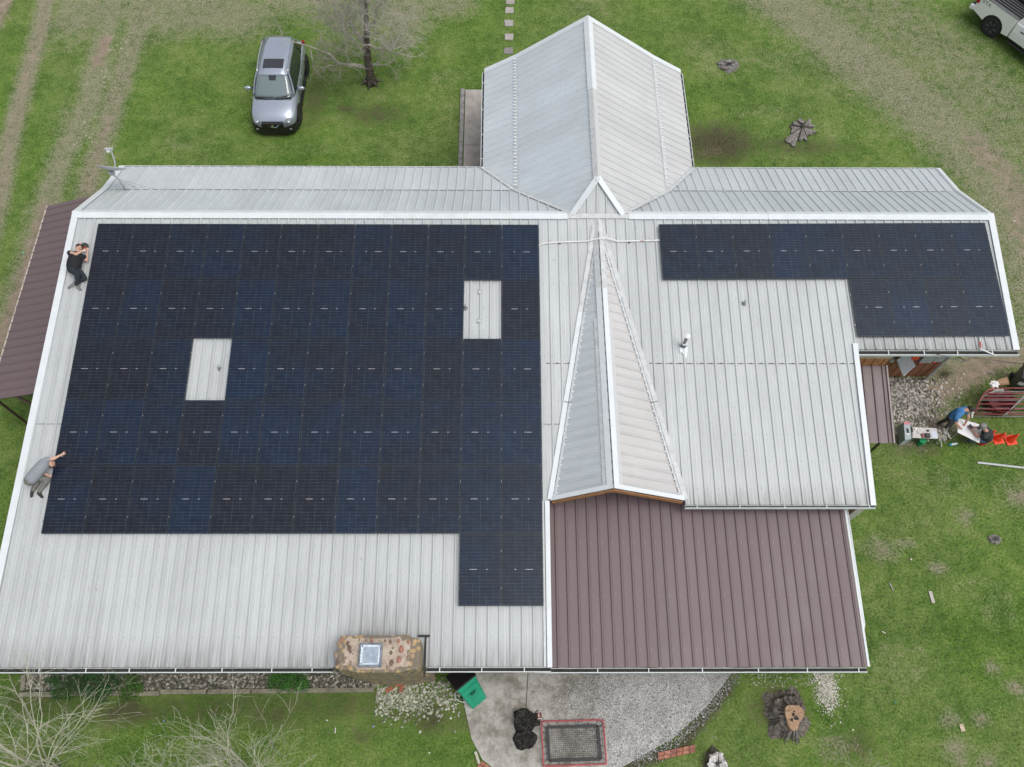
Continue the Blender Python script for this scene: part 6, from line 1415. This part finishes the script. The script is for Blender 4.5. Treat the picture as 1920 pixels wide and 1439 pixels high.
for lim, n_ in ((limbL, 8), (limbR, 5)):
    for k in range(n_):
        i_ = rr.randrange(2, len(lim)); q = lim[i_]; d = V((rr.gauss(-.3 if lim is limbL else .3, .8), rr.gauss(0, .8), rr.gauss(.1, .6))); tree_rec(b, q, d, rr.uniform(.6, 1.0), .022, 2, 4, rr, side=3, up=.0, wob=.3)
for k in range(20):
    q = tk[2+k % 4]+V((0, 0, rr.uniform(-.4, .5))); a_ = k*2.4; d = V((cos(a_), sin(a_), rr.uniform(.0, .6)))
    tree_rec(b, q, d, rr.uniform(.8, 1.45), rr.uniform(.018, .034), 1, 4, rr, side=4, up=.03, wob=.24, minr=.0045)
for k in range(4):
    a_ = k*1.6; tree_rec(b, tk[5], V((cos(a_)*.7, sin(a_)*.7, .8)), 1.6, .045, 1, 5, rr, side=3, up=.05, wob=.22)
b.build('branches', M_twig, tr_)
def bush(c, label, n_stem, h, spread, seed, r0=.03, maxd=3, lean=(0, 0)):
    rr = random.Random(seed); t_ = thing('bare_shrub_tree', label, 'tree', c); b = MB(); s_ = MB(); c = V(c)
    s_.tube([c-Z*.05, c+Z*.35, c+Z*.7+V((.05, .03, 0))], [r0*3.2, r0*2.4, r0*1.9], 9); s_.build('trunk', M_twigp, t_, smooth=True)
    for k in range(n_stem):
        a_ = 2*pi*k/n_stem+rr.uniform(-.3, .3); sp_ = rr.uniform(.25, 1)*spread; d = V((cos(a_)*sp_+lean[0], sin(a_)*sp_+lean[1], 1)).normalized()
        tree_rec(b, c+Z*rr.uniform(.4, .75), d, h*rr.uniform(.48, .66), r0*rr.uniform(.45, 1.1), 1, maxd+1, rr, side=3, up=.03, wob=.15, minr=.003)
    b.build('branches', M_twigp, t_); return t_
c_ = G(52, 1440, 1.6); bush((c_.x, c_.y, 0), 'pale leafless tree in the lower left corner, branches reaching the gutter', 11, 3.5, .95, 3, .04, 3)
c_ = G(450, 1446, 1.6); bush((c_.x, c_.y, 0), 'dense pale leafless shrub tree at bottom between chimney and corner tree', 13, 2.5, .7, 8, .027, 3)
c_ = G(305, 1452, 1.2); bush((c_.x, c_.y, 0), 'smaller pale leafless shrub between the two bigger bottom trees', 7, 1.5, .5, 13, .02, 3)
c_ = G(1610, 1452, .6); bush((c_.x, c_.y, 0), 'low bare twiggy shrub at bottom edge right of the hollow stump', 7, .9, .9, 17, .012, 2)
# leafy shrubs in the bed
def leafy(c, label, rx, ry, h, n, seed, col_):
    rg = np.random.default_rng(seed); t_ = thing('leafy_shrub', label, 'shrub', c, group='green shrubs in the rock bed'); c = V(c)
    t = MT('leaf_'+str(seed)); g = t.n('NewGeometry'); t.set(t.ramp(g.outputs['Random Per Island'], [(0, tuple(v*.35 for v in col_)), (.5, col_), (1, tuple(v*1.7 for v in col_))]), .6, spec=.3)
    b = MB(); cl = [(rg.uniform(-rx, rx), rg.uniform(-ry, ry), rg.uniform(.05, h)) for _ in range(26)]
    for k in range(n):
        cx, cy, cz = cl[rg.integers(len(cl))]; p = c+V((cx, cy, cz))+V(rg.normal(0, .075, 3)); a_ = rg.uniform(0, 6.28); d = V((cos(a_), sin(a_), rg.uniform(-.4, .6))).normalized(); s_ = d.cross(Z).normalized(); L_ = rg.uniform(.03, .065)
        b.add([p, p+d*L_*.5+s_*L_*.3, p+d*L_, p+d*L_*.5-s_*L_*.3], [(0, 1, 2, 3)])
    b.build('foliage', t.m, t_)
    b = MB()
    for cx, cy, cz in cl[:14]: b.tube([c, c+V((cx*.5, cy*.5, cz*.6)), c+V((cx, cy, cz))], [.008, .006, .003], 4)
    b.build('stems', M_bark_d, t_); return t_
leafy(G(140, 1287, 0), 'dark green leafy shrub, left of the pair growing over the rock bed', .48, .32, .55, 1500, 1, (.03, .085, .018))
leafy(G(198, 1290, 0), 'tall dark green shrub, middle one by the left timbers', .40, .34, .6, 1400, 5, (.03, .09, .02))
leafy(G(255, 1293, 0), 'lighter green shrub with yellowish shoots, right one of the left group', .30, .28, .4, 900, 2, (.055, .125, .02))
leafy(G(542, 1278, 0), 'bright green low shrub spilling over the long timber', .55, .20, .3, 1800, 3, (.045, .145, .022))
leafy(G(1724, 699, 0), 'small weeds growing at the foot of the wood wall', .25, .12, .12, 300, 4, (.05, .12, .025))
leafy(G(1768, 702, 0), 'dead weeds and thin stems by the wall corner', .15, .2, .35, 220, 6, (.09, .10, .04))
